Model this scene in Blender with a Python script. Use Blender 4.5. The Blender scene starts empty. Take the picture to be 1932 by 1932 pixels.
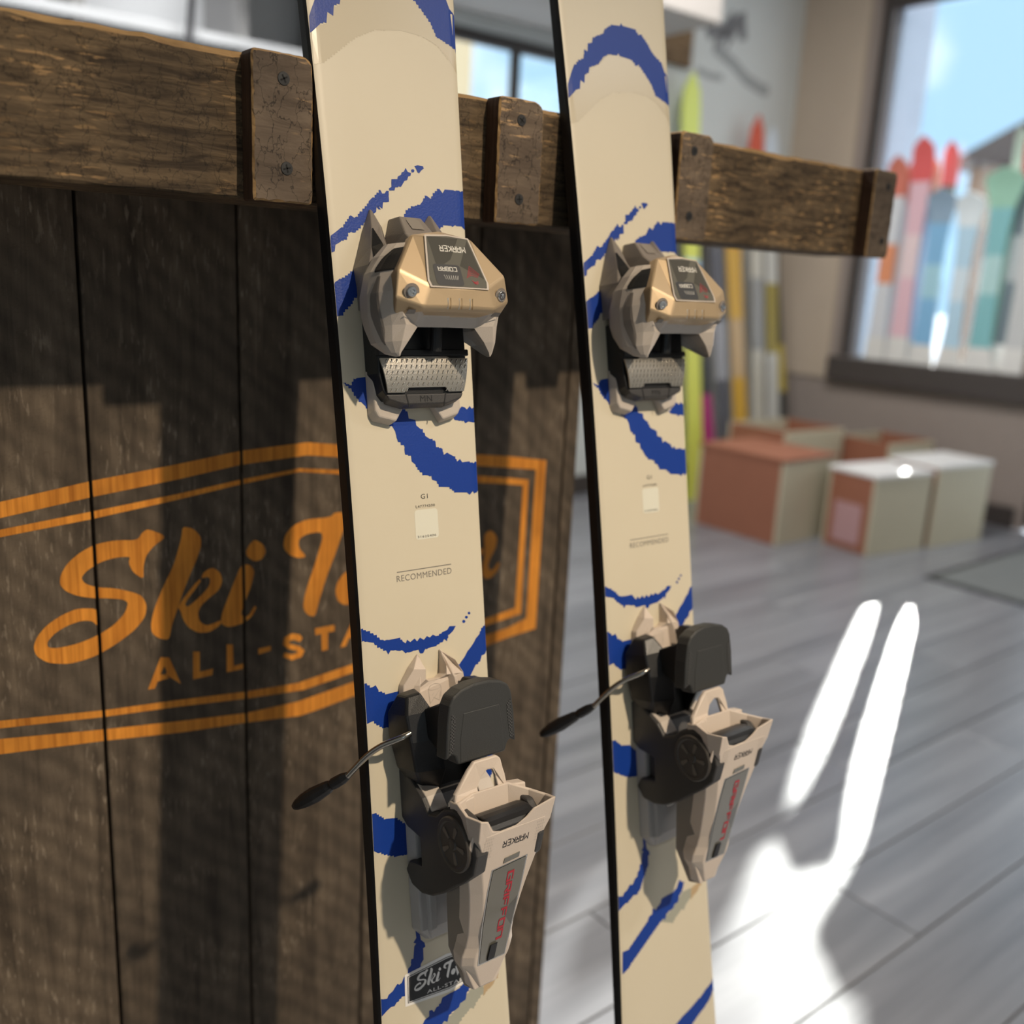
import bpy, bmesh, math, random
from mathutils import Vector, Matrix, noise
random.seed(7)
SC = bpy.context.scene
COL = SC.collection
H = 1.02                                  # camera height above the floor

# ------------------------------------------------------------------ camera
cam_d = bpy.data.cameras.new('camera'); cam = bpy.data.objects.new('camera', cam_d); COL.objects.link(cam)
cam_d.sensor_width = 36.0; cam_d.sensor_fit = 'HORIZONTAL'
cam_d.lens = 1805.24 / 1932 * 36.0
RX = Vector((0.785225, -0.617302, 0.048576)); RY = Vector((-0.110626, -0.217040, -0.969874)); RZ = Vector((0.609248, 0.756196, -0.238715))
cam.matrix_world = Matrix(((RX.x, -RY.x, -RZ.x, 0), (RX.y, -RY.y, -RZ.y, 0), (RX.z, -RY.z, -RZ.z, H), (0, 0, 0, 1)))
cam_d.clip_start = 0.02; cam_d.clip_end = 200
cam_d.dof.use_dof = True; cam_d.dof.focus_distance = 0.645; cam_d.dof.aperture_fstop = 3.7; cam_d.dof.aperture_blades = 0
SC.camera = cam

# ------------------------------------------------------------------ world, sun, lamps, exposure
SC.view_settings.view_transform = 'Standard'; SC.view_settings.look = 'None'
SC.view_settings.exposure = 0.0; SC.view_settings.gamma = 1.0
world = bpy.data.worlds.new('sky'); SC.world = world; world.use_nodes = True
wn = world.node_tree.nodes; wl = world.node_tree.links; wn.clear()
wo = wn.new('ShaderNodeOutputWorld'); wb = wn.new('ShaderNodeBackground'); wl.new(wb.outputs[0], wo.inputs[0])
tc = wn.new('ShaderNodeTexCoord'); wnz = wn.new('ShaderNodeTexNoise'); wnz.inputs['Scale'].default_value = 3.0; wnz.inputs['Detail'].default_value = 4
wl.new(tc.outputs['Generated'], wnz.inputs['Vector'])
wr = wn.new('ShaderNodeValToRGB'); wr.color_ramp.elements[0].position = 0.42; wr.color_ramp.elements[1].position = 0.56
wr.color_ramp.elements[0].color = (0.29, 0.45, 0.60, 1); wr.color_ramp.elements[1].color = (1, 1, 1, 1)
wl.new(wnz.outputs['Fac'], wr.inputs[0]); wl.new(wr.outputs[0], wb.inputs['Color'])
wb.inputs['Strength'].default_value = 2.1

def light(name, kind, loc, energy, color, **kw):
    d = bpy.data.lights.new(name, kind); d.energy = energy; d.color = color
    for k, v in kw.items(): setattr(d, k, v)
    o = bpy.data.objects.new(name, d); o.location = loc; COL.objects.link(o); return o
def aim(o, target):
    o.rotation_euler = (Vector(target) - Vector(o.location)).to_track_quat('-Z', 'Y').to_euler()

sun = light('sun', 'SUN', (9, 4, 6), 11.0, (1.0, 0.97, 0.92), angle=0.012)
aim(sun, (9 - 0.9 * 3, 4 - 0.43 * 3, 6 - 0.434 * 3))
SPOTS = [((0.72, -1.25, 2.60), (0.42, 0.45, 0.30), 270.0, 0.87)]
for p_, t_, e_, sz_ in SPOTS:
    k_ = light('ceiling_spotlight_beam', 'SPOT', p_, e_, (1.0, 0.83, 0.62), spot_size=sz_, spot_blend=1.0, shadow_soft_size=0.03)
    aim(k_, t_)
for i, (x, y) in enumerate(((0.7, 2.3), (2.4, -1.2), (2.5, 1.9))):  # unseen ceiling lamps added to fill the room with light
    a = light('added_ceiling_fill', 'AREA', (x, y, 2.83), (42.0, 20.0, 54.0)[i], (1.0, 0.98, 0.96), shape='RECTANGLE', size=1.1, size_y=0.28)

# ------------------------------------------------------------------ materials
def nodes(name):
    m = bpy.data.materials.new(name); m.use_nodes = True
    nt = m.node_tree; b = nt.nodes['Principled BSDF']
    return m, nt, b
def setp(b, **kw):
    for k, v in kw.items():
        k = {'rough': 'Roughness', 'metal': 'Metallic', 'spec': 'Specular IOR Level', 'coat': 'Coat Weight', 'coat_r': 'Coat Roughness', 'trans': 'Transmission Weight', 'ior': 'IOR', 'alpha': 'Alpha'}[k]
        b.inputs[k].default_value = v
def mat(name, col, rough=0.5, metal=0.0, grain=0.0, gscale=900, var=0.0, **kw):
    m, nt, b = nodes(name); L = nt.links
    b.inputs['Base Color'].default_value = (*col, 1); setp(b, rough=rough, metal=metal, **kw)
    t = nt.nodes.new('ShaderNodeTexCoord')
    if var:
        n = nt.nodes.new('ShaderNodeTexNoise'); n.inputs['Scale'].default_value = 12; n.inputs['Detail'].default_value = 3
        L.new(t.outputs['Object'], n.inputs['Vector'])
        mx = nt.nodes.new('ShaderNodeMix'); mx.data_type = 'RGBA'
        mx.inputs[6].default_value = (*[c * (1 - var) for c in col], 1); mx.inputs[7].default_value = (*[min(1, c * (1 + var)) for c in col], 1)
        L.new(n.outputs['Fac'], mx.inputs[0]); L.new(mx.outputs[2], b.inputs['Base Color'])
    if grain:
        n = nt.nodes.new('ShaderNodeTexNoise'); n.inputs['Scale'].default_value = gscale; n.inputs['Detail'].default_value = 1
        bp = nt.nodes.new('ShaderNodeBump'); bp.inputs['Strength'].default_value = grain; bp.inputs['Distance'].default_value = 0.0004
        L.new(t.outputs['Object'], n.inputs['Vector']); L.new(n.outputs['Fac'], bp.inputs['Height']); L.new(bp.outputs[0], b.inputs['Normal'])
    return m
def wood(name, dark, light_, axis=0, along=4.0, across=90.0, scuff=None, scuff_amt=0.0, crack=0.0, rough=0.75, bump=0.4, spread=(0.3, 0.7), saw=0.0, bigs=(14, 14, 14), vary=0.0, spec=0.3):
    """weathered board: stretched grain along one axis, worn-through pale scuffs, short cross cracks"""
    m, nt, b = nodes(name); L = nt.links; N = nt.nodes.new
    t = N('ShaderNodeTexCoord'); oi = N('ShaderNodeObjectInfo')
    add = N('ShaderNodeVectorMath'); add.operation = 'ADD'; L.new(t.outputs['Object'], add.inputs[0])
    sc = N('ShaderNodeVectorMath'); sc.operation = 'SCALE'; sc.inputs['Scale'].default_value = 7.0
    cx = N('ShaderNodeCombineXYZ'); 
    for i in range(3): L.new(oi.outputs['Random'], cx.inputs[i])
    L.new(cx.outputs[0], sc.inputs[0]); L.new(sc.outputs[0], add.inputs[1])
    mp = N('ShaderNodeMapping'); s = [across] * 3; s[axis] = along; mp.inputs['Scale'].default_value = s
    L.new(add.outputs[0], mp.inputs['Vector'])
    g = N('ShaderNodeTexNoise'); g.inputs['Scale'].default_value = 1.0; g.inputs['Detail'].default_value = 6; g.inputs['Roughness'].default_value = 0.65; g.inputs['Distortion'].default_value = 0.6
    L.new(mp.outputs[0], g.inputs['Vector'])
    r = N('ShaderNodeValToRGB'); r.color_ramp.elements[0].position = spread[0]; r.color_ramp.elements[1].position = spread[1]
    r.color_ramp.elements[0].color = (*dark, 1); r.color_ramp.elements[1].color = (*light_, 1)
    L.new(g.outputs['Fac'], r.inputs[0]); colr = r.outputs[0]
    mpb = N('ShaderNodeMapping'); mpb.inputs['Scale'].default_value = bigs; L.new(add.outputs[0], mpb.inputs['Vector'])
    big = N('ShaderNodeTexNoise'); big.inputs['Scale'].default_value = 1.0; big.inputs['Detail'].default_value = 4
    L.new(mpb.outputs[0], big.inputs['Vector'])
    mu = N('ShaderNodeMix'); mu.data_type = 'RGBA'; mu.blend_type = 'MULTIPLY'; mu.inputs[0].default_value = 0.65
    r2 = N('ShaderNodeValToRGB'); r2.color_ramp.elements[0].position = 0.3; r2.color_ramp.elements[1].position = 0.7
    r2.color_ramp.elements[0].color = (0.5, 0.48, 0.45, 1); r2.color_ramp.elements[1].color = (1.15, 1.1, 1.0, 1)
    L.new(big.outputs['Fac'], r2.inputs[0]); L.new(colr, mu.inputs[6]); L.new(r2.outputs[0], mu.inputs[7]); colr = mu.outputs[2]
    hgt = g.outputs['Fac']
    if scuff:
        mp2 = N('ShaderNodeMapping'); s2 = [330.0] * 3; s2[axis] = 62.0; mp2.inputs['Scale'].default_value = s2; mp2.inputs['Rotation'].default_value = (0.0, 0.06, 0.0)
        L.new(add.outputs[0], mp2.inputs['Vector'])
        n2 = N('ShaderNodeTexNoise'); n2.inputs['Scale'].default_value = 1.0; n2.inputs['Detail'].default_value = 3
        L.new(mp2.outputs[0], n2.inputs['Vector'])
        r3 = N('ShaderNodeValToRGB'); r3.color_ramp.elements[0].position = 0.62 - scuff_amt * 0.1; r3.color_ramp.elements[1].position = 0.70 - scuff_amt * 0.1
        L.new(n2.outputs['Fac'], r3.inputs[0])
        m3 = N('ShaderNodeMath'); m3.operation = 'MULTIPLY'; L.new(r3.outputs[0], m3.inputs[0])
        r4 = N('ShaderNodeValToRGB'); r4.color_ramp.elements[0].position = 0.45; r4.color_ramp.elements[1].position = 0.62
        L.new(big.outputs['Fac'], r4.inputs[0]); L.new(r4.outputs[0], m3.inputs[1])
        mx = N('ShaderNodeMix'); mx.data_type = 'RGBA'; mx.inputs[7].default_value = (*scuff, 1)
        L.new(m3.outputs[0], mx.inputs[0]); L.new(colr, mx.inputs[6]); colr = mx.outputs[2]
    if crack:
        mp4 = N('ShaderNodeMapping'); s4 = [55.0] * 3; s4[axis] = 85.0; mp4.inputs['Scale'].default_value = s4; mp4.inputs['Rotation'].default_value = (0, 0.5, 0)
        L.new(add.outputs[0], mp4.inputs['Vector'])
        nn = N('ShaderNodeTexNoise'); nn.inputs['Scale'].default_value = 2.5; L.new(mp4.outputs[0], nn.inputs['Vector'])
        mv = N('ShaderNodeVectorMath'); mv.operation = 'ADD'; L.new(mp4.outputs[0], mv.inputs[0]); L.new(nn.outputs['Color'], mv.inputs[1])
        v = N('ShaderNodeTexVoronoi'); v.feature = 'DISTANCE_TO_EDGE'; v.inputs['Scale'].default_value = 1.0; L.new(mv.outputs[0], v.inputs['Vector'])
        r5 = N('ShaderNodeValToRGB'); r5.color_ramp.elements[0].position = 0.0; r5.color_ramp.elements[1].position = 0.035
        r5.color_ramp.elements[0].color = (1 - crack, 1 - crack, 1 - crack, 1)
        L.new(v.outputs['Distance'], r5.inputs[0])
        m4 = N('ShaderNodeMix'); m4.data_type = 'RGBA'; m4.blend_type = 'MULTIPLY'; m4.inputs[0].default_value = 1.0
        L.new(colr, m4.inputs[6]); L.new(r5.outputs[0], m4.inputs[7]); colr = m4.outputs[2]
    if saw:
        wv = N('ShaderNodeTexWave'); wv.bands_direction = 'DIAGONAL'; wv.inputs['Scale'].default_value = 22; wv.inputs['Distortion'].default_value = 4; wv.inputs['Detail'].default_value = 3
        L.new(add.outputs[0], wv.inputs['Vector'])
        m5 = N('ShaderNodeMix'); m5.data_type = 'RGBA'; m5.blend_type = 'MULTIPLY'; m5.inputs[0].default_value = saw
        L.new(colr, m5.inputs[6]); L.new(wv.outputs['Color'], m5.inputs[7]); colr = m5.outputs[2]
    if vary:
        mr = N('ShaderNodeMapRange'); mr.inputs['To Min'].default_value = 1 - vary; mr.inputs['To Max'].default_value = 1 + vary; L.new(oi.outputs['Random'], mr.inputs['Value'])
        vs = N('ShaderNodeVectorMath'); vs.operation = 'SCALE'; L.new(colr, vs.inputs[0]); L.new(mr.outputs[0], vs.inputs['Scale']); colr = vs.outputs[0]
    L.new(colr, b.inputs['Base Color']); setp(b, rough=rough, spec=spec)
    bp = N('ShaderNodeBump'); bp.inputs['Strength'].default_value = bump; bp.inputs['Distance'].default_value = 0.0012
    L.new(hgt, bp.inputs['Height']); L.new(bp.outputs[0], b.inputs['Normal'])
    return m

M = {}
M['cream'] = mat('cream_top_sheet', (0.62, 0.555, 0.425), 0.42, var=0.03)
M['cream_gloss'] = mat('cream_gloss_print', (0.53, 0.46, 0.33), 0.3)
M['blue'] = mat('blue_print', (0.006, 0.040, 0.27), 0.45, grain=0.3, gscale=700, spec=0.35)
M['silver_print'] = mat('silver_print', (0.34, 0.34, 0.28), 0.35)
M['tan_print'] = mat('tan_print', (0.46, 0.33, 0.19), 0.4)
M['ski_side'] = mat('black_sidewall', (0.006, 0.006, 0.007), 0.45)
M['ink'] = mat('black_ink', (0.02, 0.02, 0.022), 0.5)
M['ink_grey'] = mat('grey_ink', (0.22, 0.20, 0.17), 0.5)
M['label'] = mat('label_paper', (0.70, 0.68, 0.57), 0.4)
M['white'] = mat('white_vinyl', (0.78, 0.76, 0.74), 0.4)
M['taupe'] = mat('taupe_plastic', (0.50, 0.44, 0.385), 0.42, grain=0.25, gscale=1800)
M['taupe_dark'] = mat('dark_taupe_plastic', (0.20, 0.175, 0.155), 0.45, grain=0.3, gscale=1800)
M['bronze'] = mat('bronze_cap', (0.50, 0.375, 0.235), 0.46, metal=0.55, grain=0.1, gscale=2500)
M['sand'] = mat('sand_plastic', (0.60, 0.51, 0.435), 0.42, grain=0.15, gscale=1800)
M['black'] = mat('black_plastic', (0.008, 0.008, 0.009), 0.42, grain=0.2, gscale=1500)
M['pad'] = mat('charcoal_rubber', (0.035, 0.036, 0.036), 0.5, grain=0.3, gscale=1500)
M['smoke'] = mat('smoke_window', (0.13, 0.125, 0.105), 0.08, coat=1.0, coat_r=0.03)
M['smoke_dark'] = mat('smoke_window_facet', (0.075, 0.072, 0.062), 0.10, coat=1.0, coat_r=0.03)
M['charcoal'] = mat('charcoal_plastic', (0.042, 0.040, 0.040), 0.5, grain=0.3, gscale=1500)
M['steel'] = mat('steel', (0.62, 0.60, 0.56), 0.25, metal=1.0)
M['chrome'] = mat('chrome_screw', (0.75, 0.75, 0.75), 0.12, metal=1.0)
M['wire'] = mat('brake_wire', (0.42, 0.40, 0.36), 0.22, metal=1.0)
M['screw'] = mat('black_screw', (0.018, 0.018, 0.019), 0.55)
M['screw_slot'] = mat('screw_recess', (0.004, 0.004, 0.004), 0.8)
M['red'] = mat('red_print', (0.42, 0.012, 0.03), 0.4)
M['silver_txt'] = mat('silver_lettering', (0.62, 0.60, 0.55), 0.35)
M['slate'] = mat('silver_grey_plastic', (0.42, 0.40, 0.385), 0.42, grain=0.2)
M['glass_clear'] = mat('clear_cover', (0.95, 0.95, 0.93), 0.03, trans=1.0, ior=1.3)
# tread plate of the toe piece
m, nt, b = nodes('tread_steel'); setp(b, rough=0.3, metal=0.9); b.inputs['Base Color'].default_value = (0.55, 0.51, 0.45, 1)
t_ = nt.nodes.new('ShaderNodeTexCoord'); mp_ = nt.nodes.new('ShaderNodeMapping'); mp_.inputs['Rotation'].default_value = (0, 0, 0.6); mp_.inputs['Scale'].default_value = (260, 420, 1)
br_ = nt.nodes.new('ShaderNodeTexBrick'); br_.inputs['Scale'].default_value = 1.0; br_.inputs['Mortar Size'].default_value = 0.12; br_.inputs['Mortar Smooth'].default_value = 0.5
nt.links.new(t_.outputs['Object'], mp_.inputs[0]); nt.links.new(mp_.outputs[0], br_.inputs['Vector'])
bp_ = nt.nodes.new('ShaderNodeBump'); bp_.inputs['Strength'].default_value = 0.7; bp_.inputs['Distance'].default_value = 0.0008
nt.links.new(br_.outputs['Fac'], bp_.inputs['Height']); nt.links.new(bp_.outputs[0], b.inputs['Normal']); M['tread'] = m

M['beam'] = wood('beam_wood', (0.040, 0.026, 0.014), (0.175, 0.122, 0.070), 0, 22, 170, scuff=(0.36, 0.22, 0.10), scuff_amt=0.5, crack=0.6, bump=0.9, spread=(0.36, 0.66))
M['block'] = wood('divider_wood', (0.085, 0.062, 0.046), (0.19, 0.145, 0.108), 0, 20, 90, scuff=(0.45, 0.29, 0.15), scuff_amt=0.1, crack=0.75, bump=0.8)
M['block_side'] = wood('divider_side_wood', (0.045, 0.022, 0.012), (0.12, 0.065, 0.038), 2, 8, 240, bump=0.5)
M['edge_wood'] = wood('worn_edge_wood', (0.22, 0.13, 0.055), (0.50, 0.33, 0.16), 0, 18, 120, bump=0.6)
M['plank'] = wood('sign_plank', (0.066, 0.050, 0.036), (0.175, 0.137, 0.102), 2, 6, 75, scuff=(0.24, 0.19, 0.14), scuff_amt=0.4, crack=0.15, bump=0.5, saw=0.25, vary=0.12)
M['carve'] = wood('carved_orange_wood', (0.38, 0.115, 0.008), (0.80, 0.32, 0.045), 2, 5, 190, bump=0.4, spread=(0.25, 0.6))
M['steel2'] = mat('brushed_plate', (0.50, 0.47, 0.42), 0.35, metal=0.9, grain=0.3, gscale=1200)
M['emboss'] = mat('embossed_plastic', (0.23, 0.205, 0.18), 0.45)
M['wheel_body'] = mat('wheel_plastic', (0.070, 0.062, 0.055), 0.4)
M['wheel'] = mat('wheel_relief', (0.22, 0.20, 0.18), 0.3, metal=0.5)
m, nt, b = nodes('knurled_rubber'); setp(b, rough=0.5); b.inputs['Base Color'].default_value = (0.02, 0.02, 0.021, 1)
t_ = nt.nodes.new('ShaderNodeTexCoord'); ck = nt.nodes.new('ShaderNodeTexChecker'); ck.inputs['Scale'].default_value = 900
ck.inputs['Color1'].default_value = (0.075, 0.075, 0.075, 1); ck.inputs['Color2'].default_value = (0.006, 0.006, 0.006, 1)
nt.links.new(t_.outputs['Object'], ck.inputs['Vector']); nt.links.new(ck.outputs['Color'], b.inputs['Base Color']); M['grip'] = m
# ------------------------------------------------------------------ helpers
from mathutils.geometry import tessellate_polygon
def obj(name, verts, faces, m, parent=None, bevel=0.0, seg=2, smooth=False, sub=0, solid=0.0, ang=0.52, label=None):
    me = bpy.data.meshes.new(name); me.from_pydata([tuple(v) for v in verts], [], faces); me.update()
    if smooth:
        for p in me.polygons: p.use_smooth = True
    ms = m if isinstance(m, (list, tuple)) else [m]
    for x in ms: me.materials.append(x)
    o = bpy.data.objects.new(name, me); COL.objects.link(o)
    if parent: o.parent = parent
    if label: o['label'] = label
    bm = bmesh.new(); bm.from_mesh(me); bmesh.ops.remove_doubles(bm, verts=bm.verts, dist=1e-6); bmesh.ops.recalc_face_normals(bm, faces=bm.faces); bm.to_mesh(me); bm.free()
    if solid:
        d = o.modifiers.new('solid', 'SOLIDIFY'); d.thickness = solid; d.offset = 0
    if sub:
        d = o.modifiers.new('sub', 'SUBSURF'); d.levels = sub; d.render_levels = sub
    if bevel:
        d = o.modifiers.new('bevel', 'BEVEL'); d.width = bevel; d.segments = seg; d.limit_method = 'ANGLE'; d.angle_limit = ang
    return o
def empty(name, loc=(0, 0, 0)):
    o = bpy.data.objects.new(name, None); o.location = loc; COL.objects.link(o); return o
def tag(o, label, cat, group=None):
    o['label'] = label; o['category'] = cat
    if group: o['group'] = group
    return o
def struct(o): o['kind'] = 'structure'; return o
def copy_tree(o, parent=None):
    c = o.copy(); COL.objects.link(c); c.parent = parent
    for ch in list(o.children): copy_tree(ch, c)
    return c
def box_g(x0, x1, y0, y1, z0, z1):
    v = [(x, y, z) for x in (x0, x1) for y in (y0, y1) for z in (z0, z1)]
    f = [(0, 1, 3, 2), (4, 6, 7, 5), (0, 4, 5, 1), (2, 3, 7, 6), (0, 2, 6, 4), (1, 5, 7, 3)]
    return v, f
def box(name, x0, x1, y0, y1, z0, z1, m, parent=None, bevel=0.0, **k):
    v, f = box_g(x0, x1, y0, y1, z0, z1); return obj(name, v, f, m, parent, bevel, **k)
def join(parts):
    V = []; F = []
    for v, f in parts:
        n = len(V); V += list(v); F += [tuple(i + n for i in q) for q in f]
    return V, F
def prism_g(poly, a, b, fn):
    """2-D polygon extruded from a to b; fn(x, y, h) -> 3-D"""
    n = len(poly); V = [fn(x, y, a) for x, y in poly] + [fn(x, y, b) for x, y in poly]
    F = [tuple(reversed(range(n))), tuple(range(n, 2 * n))] + [(i, (i + 1) % n, n + (i + 1) % n, n + i) for i in range(n)]
    return V, F
def loft_g(secs, cap=True):
    n = len(secs[0]); V = [p for s in secs for p in s]; F = []
    for k in range(len(secs) - 1):
        for i in range(n):
            j = (i + 1) % n; F.append((k * n + i, k * n + j, (k + 1) * n + j, (k + 1) * n + i))
    if cap: F += [tuple(reversed(range(n))), tuple(range((len(secs) - 1) * n, len(secs) * n))]
    return V, F
def tube_g(pts, rad, seg=12):
    pts = [Vector(p) for p in pts]; rad = rad if isinstance(rad, (list, tuple)) else [rad] * len(pts); secs = []
    for i, p in enumerate(pts):
        d = (pts[min(i + 1, len(pts) - 1)] - pts[max(i - 1, 0)]).normalized()
        a = d.cross(Vector((0.13, 0.21, 0.97))).normalized(); b = d.cross(a)
        secs.append([p + (a * math.cos(2 * math.pi * k / seg) + b * math.sin(2 * math.pi * k / seg)) * rad[i] for k in range(seg)])
    return loft_g(secs)
def smooth_path(pts, it=2):
    pts = [Vector(p) for p in pts]
    for _ in range(it):
        q = [pts[0]]
        for a, b in zip(pts, pts[1:]): q += [a * .75 + b * .25, a * .25 + b * .75]
        q.append(pts[-1]); pts = q
    return pts
def mirror(g):
    v, f = g; return [(-x, y, z) for x, y, z in v], [tuple(reversed(q)) for q in f]
def both(g): return join([g, mirror(g)])
def ring_pts(c, r, k, a0=0.0): return [(c[0] + r * math.cos(a0 + 2 * math.pi * i / k), c[1] + r * math.sin(a0 + 2 * math.pi * i / k)) for i in range(k)]
def ribbon(pts, w, closed=False):
    """flat polyline stroke as quads with mitred joints"""
    P = [Vector(p) for p in pts]; n = len(P); Lf = []; Rt = []
    for i in range(n):
        a = P[i - 1] if (i > 0 or closed) else None; b = P[(i + 1) % n] if (i < n - 1 or closed) else None
        d1 = (P[i] - a).normalized() if a is not None else None; d2 = (b - P[i]).normalized() if b is not None else None
        d1 = d1 or d2; d2 = d2 or d1
        n1 = Vector((-d1.y, d1.x)); n2 = Vector((-d2.y, d2.x)); mt = (n1 + n2)
        mt = mt.normalized() if mt.length > 1e-6 else n1
        k = min(1.0 / max(mt.dot(n1), 0.45), 2.0) * w / 2
        Lf.append(P[i] + mt * k); Rt.append(P[i] - mt * k)
    out = []
    for i in range(n if closed else n - 1):
        j = (i + 1) % n; out.append([tuple(Lf[i]), tuple(Lf[j]), tuple(Rt[j]), tuple(Rt[i])])
    return out
GLY = {'M': (4.6, [[(0, 0), (0, 6), (2.3, 3), (4.6, 6), (4.6, 0)]]), 'A': (4, [[(0, 0), (0, 6), (4, 6), (4, 0)], [(0, 2.4), (4, 2.4)]]),
       'R': (4, [[(0, 0), (0, 6), (4, 6), (4, 3), (0.4, 3)], [(2, 3), (4, 0)]]), 'K': (4, [[(0, 0), (0, 6)], [(4, 6), (0.6, 3), (4, 0)]]),
       'E': (3.8, [[(4, 6), (0, 6), (0, 0), (4, 0)], [(0, 3), (3.5, 3)]]), 'G': (4, [[(4, 6), (0, 6), (0, 0), (4, 0), (4, 3.2), (2, 3.2)]]),
       'I': (0.2, [[(0, 0), (0, 6)]]), 'F': (3.8, [[(0, 0), (0, 6), (4, 6)], [(0, 3), (3.4, 3)]]), 'O': (4, [[(0, 0), (0, 6), (4, 6), (4, 0), (0, 0)]]),
       'N': (4, [[(0, 0), (0, 6), (4, 6), (4, 0)]]), 'C': (4, [[(4, 6), (0, 6), (0, 0), (4, 0)]]), 'B': (4, [[(0, 0), (0, 6), (4, 6), (4, 0), (0, 0)], [(0, 3), (4, 3)]])}
def glyphs(s, w=1.05, gap=1.7):
    x = 0; out = []
    for c in s:
        adv, st = GLY[c]
        for p in st: out += ribbon([(x + a, b) for a, b in p], w)
        x += adv + gap
    return out, x - gap
_font = {}
def font_polys(s):
    """outlines of the built-in font as triangles/polygons, width-normalised to height 1"""
    if s not in _font:
        cu = bpy.data.curves.new('t', 'FONT'); cu.body = s; cu.size = 1.0; cu.resolution_u = 3; cu.space_character = 1.08
        o = bpy.data.objects.new('t', cu); COL.objects.link(o)
        me = bpy.data.meshes.new_from_object(o.evaluated_get(bpy.context.evaluated_depsgraph_get()))
        P = [[tuple(me.vertices[i].co.xy) for i in p.vertices] for p in me.polygons]
        bpy.data.objects.remove(o); bpy.data.curves.remove(cu); bpy.data.meshes.remove(me)
        xs = [a for p in P for a, _ in p]; ys = [b for p in P for _, b in p]; x0, y0 = min(xs), min(ys); k = max(ys) - y0
        _font[s] = ([[((a - x0) / k, (b - y0) / k) for a, b in p] for p in P], (max(xs) - x0) / k)
    return _font[s]
def flat(polys, fn, cuts=None):
    """2-D polygons -> bmesh-cut triangles -> 3-D through fn"""
    bm = bmesh.new()
    for p in polys:
        if len(p) > 4:
            vs = [Vector((x, y, 0)) for x, y in p]
            bv = [bm.verts.new(v) for v in vs]
            for tri in tessellate_polygon([vs]):
                try: bm.faces.new([bv[i] for i in tri])
                except ValueError: pass
        else:
            try: bm.faces.new([bm.verts.new((x, y, 0)) for x, y in p])
            except ValueError: pass
    for ax, val in (cuts or []):
        nrm = Vector((1, 0, 0)) if ax == 0 else Vector((0, 1, 0))
        bmesh.ops.bisect_plane(bm, geom=bm.verts[:] + bm.edges[:] + bm.faces[:], dist=1e-5, plane_co=nrm * val, plane_no=nrm)
    for f in list(bm.faces):
        if f.calc_area() < 1e-12: bm.faces.remove(f)
    for v in [v for v in bm.verts if not v.link_faces]: bm.verts.remove(v)
    bm.verts.index_update()
    V = [fn(v.co.x, v.co.y) for v in bm.verts]; F = []
    for f in bm.faces:
        f.normal_update(); q = [v.index for v in f.verts]
        F.append(tuple(q if f.normal.z > 0 else reversed(q)))
    bm.free(); return V, F
def decal(name, g, m, parent, label=None):
    me = bpy.data.meshes.new(name); me.from_pydata([tuple(v) for v in g[0]], [], g[1]); me.materials.append(m)
    o = bpy.data.objects.new(name, me); COL.objects.link(o); o.parent = parent
    if label: o['label'] = label
    return o
def jag(poly, step=2.3, edge=49.0, amp=1.0):
    """stair-stepped, toothed outline of a printed band"""
    rng = random.Random(len(poly)); out = []
    n = len(poly)
    for i in range(n):
        a = poly[i]; b = poly[(i + 1) % n]; out.append(a)
        if abs(a[0]) > edge and abs(b[0]) > edge: continue
        L_ = math.hypot(b[0] - a[0], b[1] - a[1]); k = int(L_ / step)
        if k < 2: continue
        for j in range(k):
            p = (a[0] + (b[0] - a[0]) * j / k, a[1] + (b[1] - a[1]) * j / k); q = (a[0] + (b[0] - a[0]) * (j + 1) / k, a[1] + (b[1] - a[1]) * (j + 1) / k)
            if j: out.append(p)
            dx, dy = abs(q[0] - p[0]), abs(q[1] - p[1])
            if min(dx, dy) > 0.25 * max(dx, dy):
                out.append((q[0], p[1]) if j % 2 == 0 else (q[0] * .8 + p[0] * .2, p[1] * .9 + q[1] * .1))
            elif rng.random() < 0.3 * amp:
                t = rng.uniform(-0.9, 0.9); m_ = ((p[0] + q[0]) / 2, (p[1] + q[1]) / 2)
                out.append((m_[0] + (t if dy > dx else 0), m_[1] + (t if dx >= dy else 0)))
    return out
# ------------------------------------------------------------------ the room
XW, YB, ZC = 4.5, 3.36, 2.85
M['floor'] = wood('floor_plank', (0.16, 0.168, 0.192), (0.25, 0.258, 0.29), 0, 1.6, 40, spec=0.6, rough=0.28, bump=0.10, spread=(0.2, 0.8), bigs=(1.2, 16, 16), vary=0.10)
M['wall_grey'] = mat('painted_wall', (0.60, 0.62, 0.60), 0.8, grain=0.1, gscale=300, var=0.03)
M['wall_tan'] = mat('tan_wall', (0.50, 0.41, 0.32), 0.8, var=0.04)
M['wall_taupe'] = mat('taupe_wall', (0.30, 0.25, 0.22), 0.8, var=0.04)
M['frame'] = mat('dark_frame', (0.060, 0.050, 0.046), 0.5, var=0.08)
M['ceil'] = mat('ceiling_paint', (0.50, 0.46, 0.42), 0.9, var=0.03)
m, nt, b = nodes('window_glass'); nt.nodes.remove(b)
tr_ = nt.nodes.new('ShaderNodeBsdfTransparent'); tr_.inputs[0].default_value = (0.96, 0.98, 0.98, 1); gs_ = nt.nodes.new('ShaderNodeBsdfGlossy'); gs_.inputs['Roughness'].default_value = 0.02
mx_ = nt.nodes.new('ShaderNodeMixShader'); mx_.inputs[0].default_value = 0.05
nt.links.new(tr_.outputs[0], mx_.inputs[1]); nt.links.new(gs_.outputs[0], mx_.inputs[2]); nt.links.new(mx_.outputs[0], nt.nodes['Material Output'].inputs[0]); M['pane'] = m
M['sub'] = mat('subfloor', (0.08, 0.07, 0.065), 0.8, var=0.1)

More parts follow.
